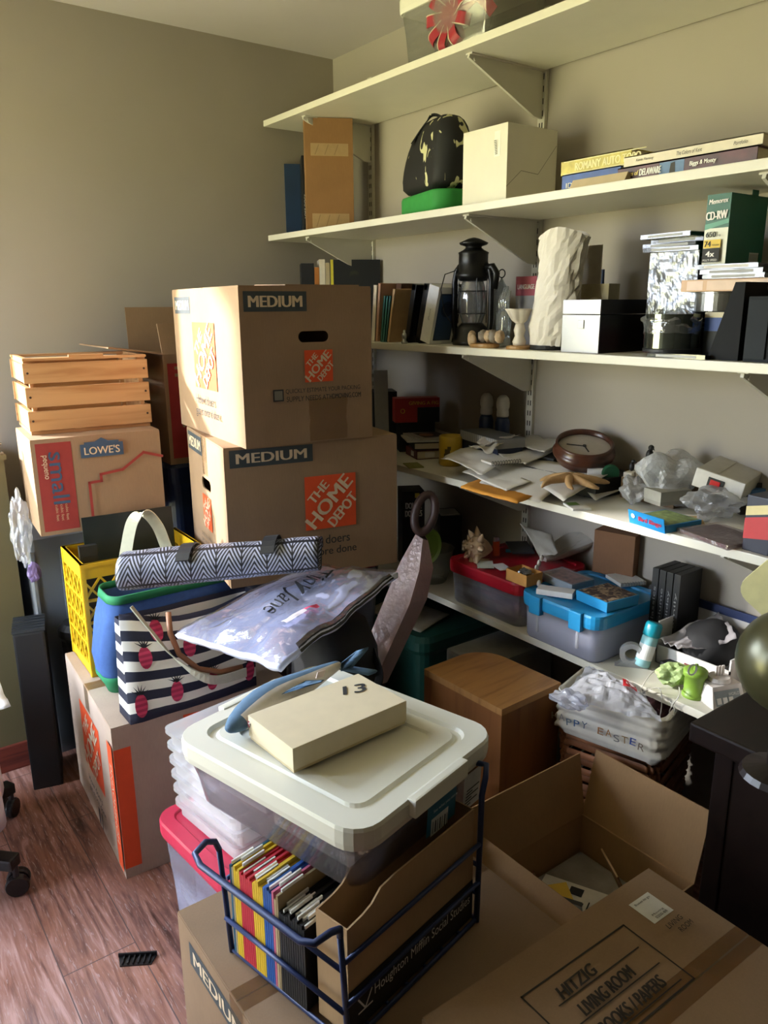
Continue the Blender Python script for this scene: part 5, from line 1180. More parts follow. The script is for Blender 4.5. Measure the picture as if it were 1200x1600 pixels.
def case(lb, loc, rz=0, group='disc cases', label_='a8a8a6', body='1c1d20'):
    t = thing('disc_case', lb, 'disc case', loc, rz, group); MB(M(body, .25)).box(0, .125, 0, .142, .0015, .0085).ob('tray', t); MB(clear('d8dcde', .05, .10, .08)).box(-.0005, .1255, -.0005, .1425, 0, .010).ob('clear_shell', t)
    MB(M(label_, .5)).box(-.001, -.0005, .02, .12, .002, .0075).ob('spine_label', t); return t
case('flat disc case at the front under the disc spindle', (1.553, (1.570, 0.946, 1.385)[1], 1.385), 0)
o = bpy.data.objects['disc_spindle']; o.location.z += .0102; 
q = (1.700, 1.792, 1.075, 1.206, 1.385, 0.135)
t = cuboid('maroon_box', 'maroon box under the foil wrapped disc cases', 'box', (q[0], q[1], q[2], q[3], q[4], .052), M('4a1c20', .5), part='box_body')
zb = 1.385 + .0525; hf = 0.183
m_foil = M('85888e', .32, .85, .25, 40, .9)
t = thing('foil_pack', 'foil wrapped pack of disc cases on the maroon box', 'disc case pack', (q[0] + .004, q[2], zb))
d = q[3] - q[2]; b = MB(m_foil); b.grid(lambda u, v: (-.003 + .003 * noise.noise((u * 9, v * 9, 3)), d * u, hf * v), 24, 24); b.box(0, .125, 0, d, 0, hf); b.ob('foil', t, smooth=False)
sl = MB(m_blk)
for i in range(int(hf / .0105)): sl.box(.001, .124, -.0015, 0, i * .0105 + .001, i * .0105 + .008)
sl.ob('case_edges', t)
for i in range(4): case(('lowest', 'second', 'third', 'topmost')[i] + ' of the four loose disc cases on the foil wrapped pack', (q[0] - .012 + .014 * (i % 3) - .006 * i, q[2] - .004 + .012 * (i % 2), zb + hf + .0005 + i * .0103), .05 * (1 - i))
# paper ream, tin, wooden box, disc cases, disc carton
q = (1.660, 1.976, 0.937, 1.020, 1.385, 0.098)
t = cuboid('paper_box', 'dark box with a blue band and pale lid edge under the round tin', 'box', q, M('24282c', .6), part='box_body'); D = q[3] - q[2]; Wx = q[1] - q[0]; H5 = q[5]
its = [('r', 0, H5 * .58, D, H5 * .3, M('2a4a94', .5)), ('r', 0, H5 * .88, D, H5 * .12, M('c8bfa0', .6))]
decal(t, 'printed_band', its, *LEFT(Wx, D, 0)); decal(t, 'printed_band', [('r', 0, H5 * .58, Wx, H5 * .3, M('2a4a94', .5)), ('r', 0, H5 * .88, Wx, H5 * .12, M('c8bfa0', .6)), ('t', 'Inkjet Paper', .055, H5 * .38, .07, .016, 0, .04, 0, m_tab)], *FRONT(Wx, D, 0))
zt = q[4] + q[5]; P = (1.730, 1.031, 1.450)
ht = .044
t = thing('round_tin', 'round metal tin between the paper box and the wooden box', 'tin', (1.735, P[1] - .01, zt)); b = MB(M('a4a49c', .25, .85, .05, 20)); b.lathe([(.064, 0), (.065, .002), (.065, ht - .004), (.067, ht - .003), (.067, ht), (.01, ht + .0005)], ID, 40); b.ob('tin_body', t)
zt += ht + .0008; q6 = (1.665, 1.80, P[1] - .26, P[1] + .06, zt, .026)
t = thing('wooden_box', 'flat light wooden box under the stacked disc cases', 'box', (q6[0], q6[2], zt)); MB(wood('c49a72', 'a5784e', (9, 1, 9), 4)).box(0, .135, 0, .32, 0, .026, bev=.001).ob('box_body', t)
decal(t, 'inlay', [('r', .015, .003, .04, .02, M('d8b8a0', .4)), ('r', .065, .003, .20, .02, M('cfae90', .4))], *LEFT(.135, .32, .026))
zt += .0265
yc = P[1] - .13
for i in range(3): case(('lowest', 'middle', 'topmost')[i] + ' of three disc cases under the green disc carton', (1.655 + .006 * (i % 2), yc - .01 + .008 * i, zt + i * .0103), .03 * i, 'disc cases', 'c8c4ba' if i == 2 else '9a9a96', '3a3c40' if i else '8a8c8a')
zt += .0312
q = (1.665, 1.816, 0.988, 1.044, 1.510, 0.222)
w, d, h = q[1] - q[0], q[3] - q[2], min(1.745, 1.51 + q[5]) - zt
t = thing('disc_carton', 'green and white CD-RW carton with open lid on top of the disc cases', 'box', (q[0], q[2], zt)); m_cdg = M('0e5b46', .45, 0, .06, 20)
MB(m_cdg).box(0, w, 0, d, 0, h).ob('carton_body', t)
decal(t, 'printed_front', [('r', 0, 0, d, h * .52, M('dcdccc', .5)), ('p', [(0, h * .50), (d, h * .58), (d, h * .64), (0, h * .58)], M('5a9a84', .5)), ('t', 'Memorex', d * .5, h * .90, d * .8, h * .07, .05, .05, .2, m_tab), ('t', 'CD-RW', d * .48, h * .70, d * .88, h * .12, .05, .06, 0, m_tab),
      ('t', '650', d * .32, h * .43, d * .42, h * .075, 0, .05, 0, m_ink), ('t', 'MB', d * .68, h * .41, d * .14, h * .03, 0, 0, 0, m_ink), ('r', d * .06, h * .235, d * .72, h * .12, M('d8b62a', .5)), ('t', '74', d * .24, h * .295, d * .26, h * .08, 0, .05, 0, m_ink), ('t', 'minutes', d * .58, h * .28, d * .3, h * .03, 0, 0, 0, m_ink), ('r', d * .06, h * .03, d * .72, h * .2, m_ink), ('t', '4x', d * .40, h * .15, d * .36, h * .08, 0, .06, 0, m_tab), ('t', 'MULTI SPEED', d * .42, h * .06, d * .6, h * .03, 0, 0, 0, m_tab)], *LEFT(w, d, h))
decal(t, 'printed_side', [('r', w * .62, h * .04, w * .26, h * .14, M('c8ccc4', .5))] + [('r', w * .64 + i * w * .03, h * .06, w * .012, h * .10, m_ink) for i in range(7)], *FRONT(w, d, h))
MB(m_blk).box(.003, w - .003, .003, d - .003, h - .0002, h + .0002).ob('open_top', t)
MB(m_cdg).box(w * .55, w * .72, 0, .0015, h * .98, h * 1.08, bev=.0005).ob('lid_tab', t)
# black stands at the right end
q = (1.600, 1.719, 0.943, 0.958, 1.385, 0.156)
t = thing('black_stand', 'black wedge shaped stand near the right end of the middle shelf', 'stand', (1.575, (1.575, 0.885, 1.385)[1], 1.385)); hs = 0.159
MB(M('131417', .7, spec=.2)).loft([[(x, y, z) for y, z in ((0, 0), (.07, 0), (.022, hs), (0, hs))] for x in (0, .11)]).ob('stand_body', t)
q = (1.565, 1.738, 0.770, 0.871, 1.385, 0.130)
t = thing('drawer_unit', 'dark grey small drawer unit at the right end of the middle shelf', 'drawer unit', (q[0], q[2], q[4])); w, d, h = .13, q[3] - q[2], q[5]
MB(M('202428', .7, spec=.2)).box(.004, w, 0, d, 0, h, bev=.002).ob('unit_body', t)
for i in range(2): MB(M('25292d', .7, spec=.2)).box(0, .004, .004 + i * d * .5, d * .5 - .004 + i * d * .5, .006, h - .006, bev=.001).ob('drawer_front', t)
for i in range(2): MB(M('c8c4b0', .5)).box(.03 + i * .03, .05 + i * .03, .01, .03, h, h + .014, bev=.002).ob('tab', t)

# ================================================================== second shelf from the bottom
def zbox(name, label, cat, A, B_, depth, h, mat, z=None, part='box_body', group=None, bev=.0015):
    f, a, wl = span(A, B_); t = thing(name, label, cat, (f.x, f.y, f.z if z is None else z), a, group)
    MB(mat).box(0, wl, 0, depth, 0, h, bev=bev).ob(part, t); return t, wl
rot_box('black_speaker', 'black box shaped speaker at the far left of the paper strewn shelf', 'speaker', (1.700, 2.287, 0.992), 0.090, .11, 0.208, m_blk, AN)
t = thing('grey_folder', 'pale grey folder leaning on the black speaker in the dark corner of the shelf', 'folder', (1.665, 2.279, 0.992), AN, ry=0, rx=math.radians(-8)); hp = 0.289
MB(M('8f8d88', .6)).box(-.015, .035, -.030, -.024, 0, hp - .004, bev=.001).ob('folder_body', t)
ZP = (1.740, 2.148, 1.100)[2]; rot_box('storage_case', 'black case under the red box at the back left of the paper strewn shelf', 'case', (1.750, 2.160, 0.992), .13, .07, ZP - 0.992 - .001, m_blk, AN)
w = 0.161; h = (1.740, 2.149, 1.186)[2] - ZP
t = rot_box('game_box', 'red box with yellow lettering at the back left of the paper strewn shelf', 'box', ((1.740, 2.148, 0.992)[0], (1.740, 2.148, 0.992)[1], ZP), w, .06, h, M('a3241c', .5), AN)
decal(t, 'printed_front', [('r', w * .5, 0, w * .5, h * .62, m_blk), ('t', 'GIVING A FIG', w * .64, h * .80, w * .66, h * .14, 0, .03, 0, M('d09a2a', .5)), ('t', 'O', w * .17, h * .48, w * .10, h * .2, 0, .03, 0, M('d09a2a', .5))], (-w / 2, 0, 0), (1, 0, 0), (0, 0, 1))
def flat(name, lb, cat, c, w, d, h, rz, mat, z=0, group=None, tilt=(0, 0)):
    o = MB(mat).box(-w / 2, w / 2, -d / 2, d / 2, 0, h, bev=min(.001, h * .3)).ob(name); return tag(o, lb, cat, group, loc=(c[0], c[1], c[2] + z), rot=(tilt[0], tilt[1], rz))
c = (1.709, 2.088, 0.992)
t = book('book', 'dark red book with a white spine label left of the yellow mug', (c[0] - .06, c[1] - .05, c[2]), -.35, .15, .12, .030, M('5a1a1c', .5)); 
decal(t, 'spine_label', [('r', .06, .006, .03, .018, m_tab)], (0, .12, 0), (0, -1, 0), (0, 0, 1)); decal(t, 'spine_label', [('r', .03, .006, .035, .018, m_tab)], (0, 0, 0), (1, 0, 0), (0, 0, 1))
book('book', 'black book on top of the dark red book beside the yellow mug', (c[0] - .055, c[1] - .03, c[2] + .0305), -.5, .15, .11, .024, M('121214', .5))
for i, (lb, rz, dx, col) in enumerate((('magazine with a white rim under the picture magazine', -.5, 0, 'c8c4ba'), ('magazine with a dark portrait on its cover, on the pile behind the mug', -.25, .02, 'b8b0a4'))):
    o = flat('magazine', lb, 'magazine', (c[0] + .035 + dx, c[1] + .03, c[2]), .15, .20, .006, rz, M(col, .4), .057 + i * .0065, tilt=(.0, 0))
    if i: decal(o, 'cover_picture', [('r', -.05, -.08, .09, .10, M('3c2a28', .5)), ('p', [(-.02 + .025 * math.cos(a), -.03 + .03 * math.sin(a)) for a in [2 * PI * k / 16 for k in range(16)]], M('a87a60', .6)), ('r', -.06, .04, .11, .04, M('5a5446', .5))], (0, 0, .0062), (1, 0, 0), (0, 1, 0))
flat('booklet', 'small yellow green booklet at the shelf edge beside the dark red book', 'booklet', (1.574, 1.963, 0.992), .05, .08, .004, -.4, M('8a8a4a', .6))
# mug
c = (1.684, 1.903, 0.992); h = 0.098; R0 = .039
t = thing('mug', 'yellow mug with a dark drawing standing at the shelf edge', 'mug', c); m_mug = M('c9a632', .3, 0, .03)
b = MB(m_mug); b.lathe([(R0 * .92, 0), (R0, .005), (R0, h - .002), (R0 - .002, h), (R0 - .004, h - .002), (R0 - .004, .008), (.004, .006)], ID, 36); b.ob('cup', t, smooth=True)
b = MB(m_mug); b.tube([(R0 * math.cos(-.7) * .96 + d * .78, R0 * math.sin(-.7) * .96 - d * .62, z) for d, z in ((0, h * .80), (.014, h * .82), (.026, h * .70), (.028, h * .5), (.022, h * .3), (.010, h * .18), (0, h * .18))], .0055, 10); b.ob('handle', t, smooth=True)
b = MB(M('5a4a1e', .6))
for k, (a, z, s) in enumerate(((3.7, .5, .9), (3.85, .62, .6), (3.55, .38, .6))):
    b.grid(lambda u, v: ((R0 + .0006) * math.cos(a + (u - .5) * .5 * s), (R0 + .0006) * math.sin(a + (u - .5) * .5 * s), h * z + (v - .5) * .02 * s), 4, 2)
b.ob('drawing', t)
# bottles with white caps
for i, (P, lb) in enumerate((((1.800, 1.860, 0.992), 'left one of two navy bottles with round white caps'), ((1.800, 1.785, 0.992), 'right one of two navy bottles with round white caps'))):
    h = 0.230; t = thing('bottle', lb, 'bottle', P, 0, 'navy bottles with white caps')
    b = MB(M('18294e', .3)); b.lathe([(.022, 0), (.024, .003), (.024, h * .62), (.020, h * .68), (.016, h * .70)], ID, 24); b.ob('bottle_body', t, smooth=True)
    b = MB(M('cfcac0', .4)); b.lathe([(.017, h * .70), (.02, h * .72), (.0195, h * .78), (.018, h * .80), (.021, h * .84), (.0215, h * .90), (.018, h * .96), (.010, h)], ID, 24); b.ob('cap', t, smooth=True)
cuboid('document_box', 'flat black document box buried under the papers and the round clock', 'box', (1.672, 1.855, 1.30, 1.625, 0.992, .050), m_blk)
cuboid('low_box', 'low brown box under the bird figures at the back of the shelf', 'box', (1.745, 1.855, 1.11, 1.275, 0.992, .058), cardboard('6f5a44'))
A, B_ = Vector((1.700, 1.876, 1.071)), Vector((1.645, 1.652, 1.093)); A.z = B_.z = 1.082
f, a, wl = span(A, B_); hN = 1.082
t = thing('navy_box', 'navy box under the striped box on the paper strewn shelf', 'box', (f.x + .004, f.y, 0.992), a); MB(M('16203c', .5)).box(.002, wl - .002, .002, .09, 0, hN - 0.992 - .0006, bev=.0015).ob('box_body', t)
t = thing('striped_box', 'grey striped box lying on the navy box', 'box', (f.x, f.y, hN), a)
MB(stripes('8b8b8b', 'a5a5a3', .006, 'x')).box(0, wl, 0, .10, 0, .028, bev=.001).ob('box_body', t); MB(stripes('55565a', '6c6d70', .012, 'x')).box(0, wl, 0, .10, .0281, .029).ob('lid_top', t)
flat('tray', 'flat black tray on the document box behind the papers', 'tray', (1.80, 1.57, 0.992 + .0505), .10, .10, .018, 0, m_blk)
# loose papers
def paper(lb, px, z, col='d8d4ca', seed=1, amp=.005, nm='paper_sheet', grp='papers on the shelf', n=12):
    return sheet(nm, lb, 'paper', [(p[0], p[1], p[2] + z * .5) for p in px], M(col, .8, 0, .03, 20), amp, None, grp, n, seed, .0008)
m_env = M('c9882f', .7)
sheet('envelope', 'orange padded envelope sticking out over the shelf edge under the papers', 'envelope', [(1.443, 1.586, 1.000), (1.660, 1.667, 1.000), (1.575, 1.395, 1.000), (1.440, 1.366, 1.000)], m_env, .004, seed=2, thick=.006, lift=.003)
paper('lowest white sheet, wide and flat, under the round clock', [(1.482, 1.569, 0.992), (1.737, 1.704, 1.045), (1.739, 1.414, 1.045), (1.493, 1.338, 0.992)], .012, 'd2cec4', 3)
paper('white sheet under the starfish reaching the shelf edge', [(1.695, 1.633, 1.015), (1.900, 1.639, 1.050), (1.759, 1.318, 1.040), (1.513, 1.275, 1.000)], .022, 'cfcac0', 4)
paper('curled white sheet pointing at the yellow mug', [(1.546, 1.795, 1.030), (1.678, 1.802, 1.050), (1.654, 1.595, 1.040), (1.512, 1.576, 1.020)], .022, 'd6d2ca', 5, .012)
paper('letter sheet with a small print mark above the orange envelope', [(1.545, 1.693, 1.005), (1.679, 1.715, 1.020), (1.584, 1.451, 1.010), (1.493, 1.459, 1.000)], .022, 'dad6cc', 6)
paper('crumpled grey receipt behind the curled sheet', [(1.589, 1.715, 1.055), (1.707, 1.732, 1.075), (1.718, 1.659, 1.070), (1.590, 1.624, 1.055)], .03, 'b8b2a6', 7, .02)
paper('second grey receipt folded on the crumpled one', [(1.629, 1.730, 1.060), (1.735, 1.718, 1.080), (1.744, 1.652, 1.080), (1.634, 1.651, 1.065)], .04, 'a8a298', 8, .018)
paper('white sheet in the middle of the heap behind the spiral notebook', [(1.655, 1.663, 1.045), (1.891, 1.741, 1.060), (1.886, 1.601, 1.055), (1.638, 1.528, 1.030)], .03, 'd4d0c6', 9, .01)
paper('long pale sheet touching the round clock', [(1.769, 1.708, 1.055), (1.930, 1.735, 1.065), (1.915, 1.600, 1.060), (1.714, 1.525, 1.055)], .036, 'c6c2b8', 10, .012)
paper('white sheet lying under the rope coil and green capped tube', [(1.849, 1.565, 1.000), (1.965, 1.523, 1.000), (1.836, 1.308, 0.996), (1.622, 1.260, 0.996)], .010, 'cac6bc', 11, .004)
t = thing('spiral_notebook', 'small notebook with a black spiral binding among the papers', 'notebook', (1.611, 1.598, 1.045), -.25); t.location.z += .012
MB(M('d0ccc4', .7)).box(-.05, .05, -.03, .03, 0, .006).ob('pages', t)
b = MB(m_blk)
for i in range(11): b.tube([(-.045 + i * .009, -.03 + .006 * math.cos(a), .004 + .006 * math.sin(a)) for a in [2 * PI * k / 10 for k in range(10)]], .0009, 5, closed=True)
b.ob('spiral', t)
# round clock lying on its back
t = thing('wall_clock', 'round dark wooden clock lying tilted on the papers', 'clock', (1.765, 1.425, 1.068), 0, rx=math.radians(14), ry=math.radians(-12))
m_clk = wood('4a2a1c', '2a1610', (4, 4, 4), 6, .3); Rc = .088
b = MB(m_clk); b.lathe([(Rc * .80, 0), (Rc * .86, .006), (Rc * .90, .02), (Rc * .98, .024), (Rc, .032), (Rc * .96, .040), (Rc * .90, .044), (Rc * .93, .056), (Rc * .90, .062), (Rc * .84, .060), (Rc * .82, .048)], ID, 48, True, False); b.ob('clock_case', t, smooth=True)
b = MB(M('a89f90', .5)); b.lathe([(Rc * .84, .046), (.001, .0465)], ID, 40); b.ob('dial', t)
b = MB(m_ink); b.box(-.002, .002, 0, .05, .0475, .0485, RZ(.6)).box(-.002, .002, 0, .035, .0475, .0485, RZ(2.6)).cyl(.005, .0475, .051); b.ob('hands', t)
# starfish
t = thing('starfish', 'tan dried starfish on the white papers before the round clock', 'starfish', (1.615, 1.335, 1.030), .5); t.location.z += .006
m_star = M('a9865a', .8, 0, .15, 60, .3); b = MB(m_star)
b.ball(.020, TR(0, 0, .012), 3, .1, 4, (1, 1, .62))
o = b.ob('body', t, smooth=True)
for i in range(7):
    a = 2 * PI * i / 7 + .2; L = .072 + .014 * (i % 3); q = MB(m_star)
    q.tube([(r_ * math.cos(a + .12 * k), r_ * math.sin(a + .12 * k), z) for k, (r_, z) in enumerate(((.006, .016), (.02, .018), (L * .62, .014), (L * .85, .008), (L, .003)))], [.013, .0125, .0095, .007, .003], 10); q.ob('arm', t, smooth=True)
# tube with green cap, rope, yarn
t = thing('capped_tube', 'white tube with a round green cap lying beside the rope coil', 'tube', (1.753, 1.320, 1.035), 0); t.location.z += .004
R_ = RZ(math.radians(-52)) @ RY(PI / 2); q = MB(M('cfccc6', .5)); q.cyl(.013, -.06, -.002, TR(0, 0, .012) @ RZ(math.radians(128)) @ RY(PI / 2) @ RX(PI)); q.ob('tube_body', t, smooth=False)
q = MB(M('1c5a3a', .5)); q.lathe([(.024, 0), (.025, .002), (.025, .010), (.022, .012)], TR(0, 0, .012) @ RZ(math.radians(-90 - 28)) @ RY(PI / 2), 28); q.ob('cap', t)
b = MB(M('8a6f4c', .9)); 
b.tube([((.022 - .0003 * i) * math.cos(i * .3), (.022 - .0003 * i) * math.sin(i * .3), .005 + .0045 * (i * .3 / (2 * PI))) for i in range(60)], .0042, 7); tag(b.ob('rope_coil', smooth=True), 'small coil of tan rope behind the green capped tube', 'rope', loc=(1.898, 1.409, 1.035))
b = MB(M('7a5a3a', .9, 0, .3, 60)); b.ball(.018, TR(0, 0, .0165), 3, .12, 5); tag(b.ob('twine_ball', smooth=True), 'brown ball of twine right of the green capped tube', 'twine', loc=(1.859, 1.337, 1.010))
# penguin figurines on blocks
def bird(t, x, y, z, s):
    q = MB(M('141416', .5)); q.ball(.010 * s, TR(x, y, z + .014 * s), 3, 0, 1, (.8, .8, 1.35)); q.ball(.0062 * s, TR(x, y - .003 * s, z + .031 * s), 2); q.lathe([(.0025 * s, 0), (.0003, .010 * s)], TR(x, y - .006 * s, z + .032 * s) @ RX(PI / 2 + .5), 8); return q.ob('bird', t, smooth=True)
t = thing('bird_figurine', 'black bird figure perched on a cream block at the back of the shelf', 'figurine', (1.795, 1.215, 0.992 + .0585), -.3); MB(M('b5ab96', .7)).box(-.04, .04, -.018, .018, 0, .022, bev=.002).ob('block', t); MB(M('c5bda8', .7)).box(-.035, .045, -.012, .02, .0222, .042, bev=.002).ob('upper_block', t); bird(t, -.012, 0, .042, 1.3)
t = thing('bird_figurine', 'smaller black bird figure low in front of the cream block', 'figurine', (1.762, 1.258, 0.992 + .0585), .2); MB(M('cfc8b6', .7)).box(-.02, .02, -.012, .012, 0, .014, bev=.002).ob('block', t); bird(t, .004, 0, .014, .9)
b = MB(M('8f7350', .9, 0, .3, 30)); b.tube([(0, 0, .0), (.004, .003, .03), (-.002, .0, .055), (.008, .004, .075)], [.012, .010, .009, .004], 8); b.tube([(.0, 0, .045), (-.014, .004, .065), (-.016, .004, .082)], [.006, .005, .003], 7); tag(b.ob('driftwood', smooth=True), 'small forked piece of driftwood behind the bubble wrap', 'driftwood', loc=(1.79, 1.15, 0.992 + .0585))
# bubble wrap and mailer
m_bub = clear('fafcff', .62, .20, .12, .5, 160)
crumple('bubble_wrap', 'crumpled bubble wrap heaped behind the grey box', 'bubble wrap', (1.770, 1.138, 0.992), .082, (1.0, .6, .80), m_bub, .5, 1.8, 3, rz=-.5)
crumple('bubble_wrap', 'flatter piece of bubble wrap left of the grey box', 'bubble wrap', (1.720, 1.212, 0.992), .055, (1.0, .6, .62), clear('fafcff', .5, .22, .12, .5, 120), .5, 2, 8, rz=.5)
sheet('mailer', 'pale mailer with a teal edge between bubble wrap and grey box', 'envelope', [(1.724, 1.197, 1.060), (1.751, 1.233, 1.085), (1.789, 1.117, 1.075), (1.857, 1.144, 1.030)], M('b9c4c4', .5), .006, seed=4, thick=.002)
A, B_ = (1.677, 1.104, 0.992), (1.796, 1.101, 0.992)
f, a, wl = span(A, B_); t = thing('grey_box', 'small grey card box on the blue playing card box', 'box', (f.x, f.y, 0.992 + .019), a - .25); m_gb = M('8d8a80', .6)
MB(m_gb).box(0, .092, 0, .062, 0, .022, bev=.001).ob('box_base', t); MB(M('9a978c', .6)).box(-.001, .093, -.001, .063, .010, .036, bev=.001).ob('box_lid', t)
A, B_ = (1.554, 1.101, 0.992), (1.536, 0.991, 0.992)
f, a, wl = span(A, B_); t = thing('blue_box', 'bright blue flat box with red lettering at the shelf edge', 'box', (f.x, f.y, 0.992), a); m_bb = M('1f86c4', .45)
MB(m_bb).box(0, wl, 0, .115, 0, .018, bev=.0008).ob('box_body', t); MB(m_bb).box(0, wl, -.0012, 0, .0, .036, RX(math.radians(14))).ob('open_flap', t)
decal(t, 'printed_flap', [('t', 'Bird Bingo', wl * .60, .017, wl * .64, .015, 0, .04, .2, M('c03048', .5)), ('p', [(wl * .14 + .006 * math.cos(a_), .022 + .006 * math.sin(a_)) for a_ in [2 * PI * k / 14 for k in range(14)]], m_tab)], (0, -.0016, 0), (1, 0, 0), (0, -.242, .97))
MB(M('6a7a4a', .6, 0, .5, 60)).box(.004, wl - .004, .006, .112, .018, .0185).ob('top_picture', t)
flat('envelope', 'open brown envelope right of the bright blue box', 'envelope', (1.657, 1.006, 0.992), .06, .10, .006, -.9, M('a08654', .7), tilt=(0, -.05))
t = thing('booklet', 'dark red booklet in clear film at the right of the shelf edge', 'booklet', (1.614, 0.903, 0.992), -.25); MB(M('5a2024', .4)).box(-.06, .05, -.08, .06, 0, .008).ob('booklet_body', t); MB(clear('f0e8e8', .2, .22, .08, .5, 60)).box(-.066, .056, -.086, .066, -.0005, .0105).ob('film', t)
crumple('clear_wrap', 'shiny crumpled clear wrap under the white device with the red switch', 'plastic wrap', (1.729, 0.994, 0.992), .062, (1.2, .75, .62), clear('f8faff', .32, .28, .08, .6, 60), .55, 2.2, 11, rz=-.4)
q = Vector((1.726, 1.055, 1.068)); q2 = Vector((1.750, 0.950, 1.055)); a = math.atan2(q2.y - q.y, q2.x - q.x)
t = thing('power_device', 'white plastic device with a red rocker switch, tilted on the clear wrap', 'device', q, a, rx=.06, ry=.22); m_dev = M('b4afa0', .4); w = (q2 - q).length
MB(M('d3d0c8', .4)).box(0, w * 1.1, 0, .008, 0, .048, bev=.003).ob('front_panel', t); MB(m_dev).box(.001, w * 1.1 - .001, .008, .16, .001, .047, bev=.005).ob('housing', t); MB(m_dev).box(w * .42, w * .48, .01, .158, .046, .049, bev=.0008).ob('ridge', t)
s_ = MB(m_blk); s_.box(w * .32, w * .68, -.003, .001, .012, .036, bev=.001); so = s_.ob('switch', t); MB(M('c41f22', .3)).box(w * .38, w * .60, -.005, -.002, .016, .032, bev=.001).ob('rocker', so)
for i, (px, lb, c_, hh) in enumerate((((1.910, 0.986, 0.992), 'dark book under the blue topped case at the right end of the shelf', '201c1e', .05), )): flat('book', lb, 'book', px, .14, .10, hh, -.5, M(c_, .5))
c = (1.910, 0.986, 0.992); flat('case', 'slim case with a blue top edge on the dark book at the right end', 'case', c, .13, .10, .014, -.3, M('3f6ea0', .4), .0515); flat('case', 'black slim case on top of the blue topped case', 'case', c, .12, .09, .012, -.6, M('18181c', .4), .066)
o = flat('notebook', 'small white notebook with a green cover corner at the shelf edge', 'notebook', (1.566, 1.273, 0.992), .05, .07, .006, -.5, M('d8d6d0', .6)); decal(o, 'green_corner', [('r', -.022, .0, .03, .03, M('6a8a3a', .6))], (0, 0, .0062), (1, 0, 0), (0, 1, 0))

# ================================================================== lowest shelf
w = 0.080; h = 0.281
t = rot_box('black_box', 'black box with white lettering at the left end of the lowest shelf', 'box', (1.660, 2.068, 0.592), w, .10, h, m_blk, AN)
decal(t, 'lettering', [('t', 'DOUBLE', w * .5, h * .82, w * .7, h * .08, 0, .05, 0, m_tab), ('t', 'DOGGIES', w * .5, h * .72, w * .74, h * .08, 0, .05, 0, m_tab), ('r', w * .55, h * .92, w * .2, h * .06, M('c8b030', .5))], (-w / 2, 0, 0), (1, 0, 0), (0, 0, 1))
P = (1.770, 1.992, 0.592); h = 0.191
t = rot_box('photo_box', 'dark photo box with a white picture on its lid behind the red lidded bin', 'box', P, 0.080, .11, h, M('1a1b1f', .5), AN); MB(M('c8c6c0', .5)).box(-.035, .035, .01, .10, h, h + .001).ob('lid_picture', t)
P = (1.630, 1.925, 0.592)
t = thing('food_bowl', 'clear bowl with a green lid standing behind the ring handled board', 'bowl', P); b = MB(clear('eef2ee', .2, .2, .08)); b.lathe([(.045, 0), (.06, .04), (.07, .115), (.073, .118), (.068, .115), (.055, .04)], ID, 36, True, False); b.ob('bowl_body', t, smooth=True)
b = MB(M('6a8a3c', .45)); b.lathe([(.055, .002), (.060, .006), (.05, .010)], TR(-.03, -.02, .13) @ RY(math.radians(-70)), 36); b.ob('lid', t)
m_rl = M('a01826', .3, 0, .03); m_bl2 = M('2187bd', .35, 0, .03)
t = bin_('storage_bin', 'clear bin with a red lid under the spiky conch on the lowest shelf', (1.695, 1.60, 0.592 + .0005), PI / 2, .325, .30, .14, m_rl, None, clear('f0f0f6', .22, .14, .12), .025, .92, grooves=False)
MB(M('b88a94', .7, 0, .5, 25)).box(-.12, .05, -.11, .11, .008, .09, bev=.02).ob('contents', t); MB(M('77777c', .7, 0, .5, 25)).box(.055, .13, -.11, .11, .008, .08, bev=.02).ob('contents', t)
t = bin_('storage_bin', 'clear bin with a bright blue latched lid on the lowest shelf', (1.675, 1.293, 0.592 + .0005), PI / 2, .275, .29, .135, m_bl2, None, clear('eef1ff', .55, .14, .15), .025, .93, grooves=False)
for y in (-.07, .07): MB(m_bl2).box(y - .02, y + .02, .138, .156, .085, .137, bev=.004).ob('latch', t)
for y in (-.07, .07): MB(clear('ffffff', .5, .1, .2)).box(y - .003, y + .003, .136, .142, .03, .085).ob('rib', t)
MB(M('b4bace', .7, 0, .2, 18)).box(-.11, .11, -.12, .11, .008, .07, bev=.02).ob('contents', t)
ZR, ZB = 0.592 + .1415, 0.592 + .1365
# conch shell
c = Vector((1.616, 1.696, 0.734)); t = thing('conch_shell', 'spiky tan conch shell on the red bin lid', 'shell', (c.x, c.y, ZR), -.6); m_cn = M('c0a582', .7, 0, .22, 30, .3)
b = MB(m_cn); prof = [(.004, -.055), (.014, -.045), (.026, -.03), (.036, -.008), (.038, .008), (.030, .020), (.022, .026), (.020, .032), (.012, .038), (.010, .044), (.002, .052)]
MT = TR(0, 0, .036) @ RZ(.3 + PI) @ RY(PI / 2 - .25); b.lathe(prof, MT, 28); b.ob('shell_body', t, smooth=True)
b = MB(m_cn)
for r_, zz, k, L in ((.037, .004, 8, .036), (.021, .029, 7, .018), (.011, .041, 6, .010)):
    for i in range(k):
        a = 2 * PI * i / k + zz * 30; d = Vector((math.cos(a), math.sin(a), .35)).normalized(); p = Vector((r_ * .86 * math.cos(a), r_ * .86 * math.sin(a), zz)); b.tube([MT @ p, MT @ (p + d * L * .6), MT @ (p + d * L)], [L * .36, L * .2, L * .03], 7)
b.ob('spikes', t, smooth=True)
b = MB(m_cn); b.loft([[MT @ Vector((x, y, z)) for x, y, z in ((.030, .01, -.045), (.050, .02, -.02), (.052, .022, .006), (.034, .012, .012))], [MT @ Vector((x, y, z)) for x, y, z in ((.026, .02, -.045), (.044, .034, -.02), (.046, .036, .006), (.030, .024, .012))]]); b.ob('outer_lip', t)
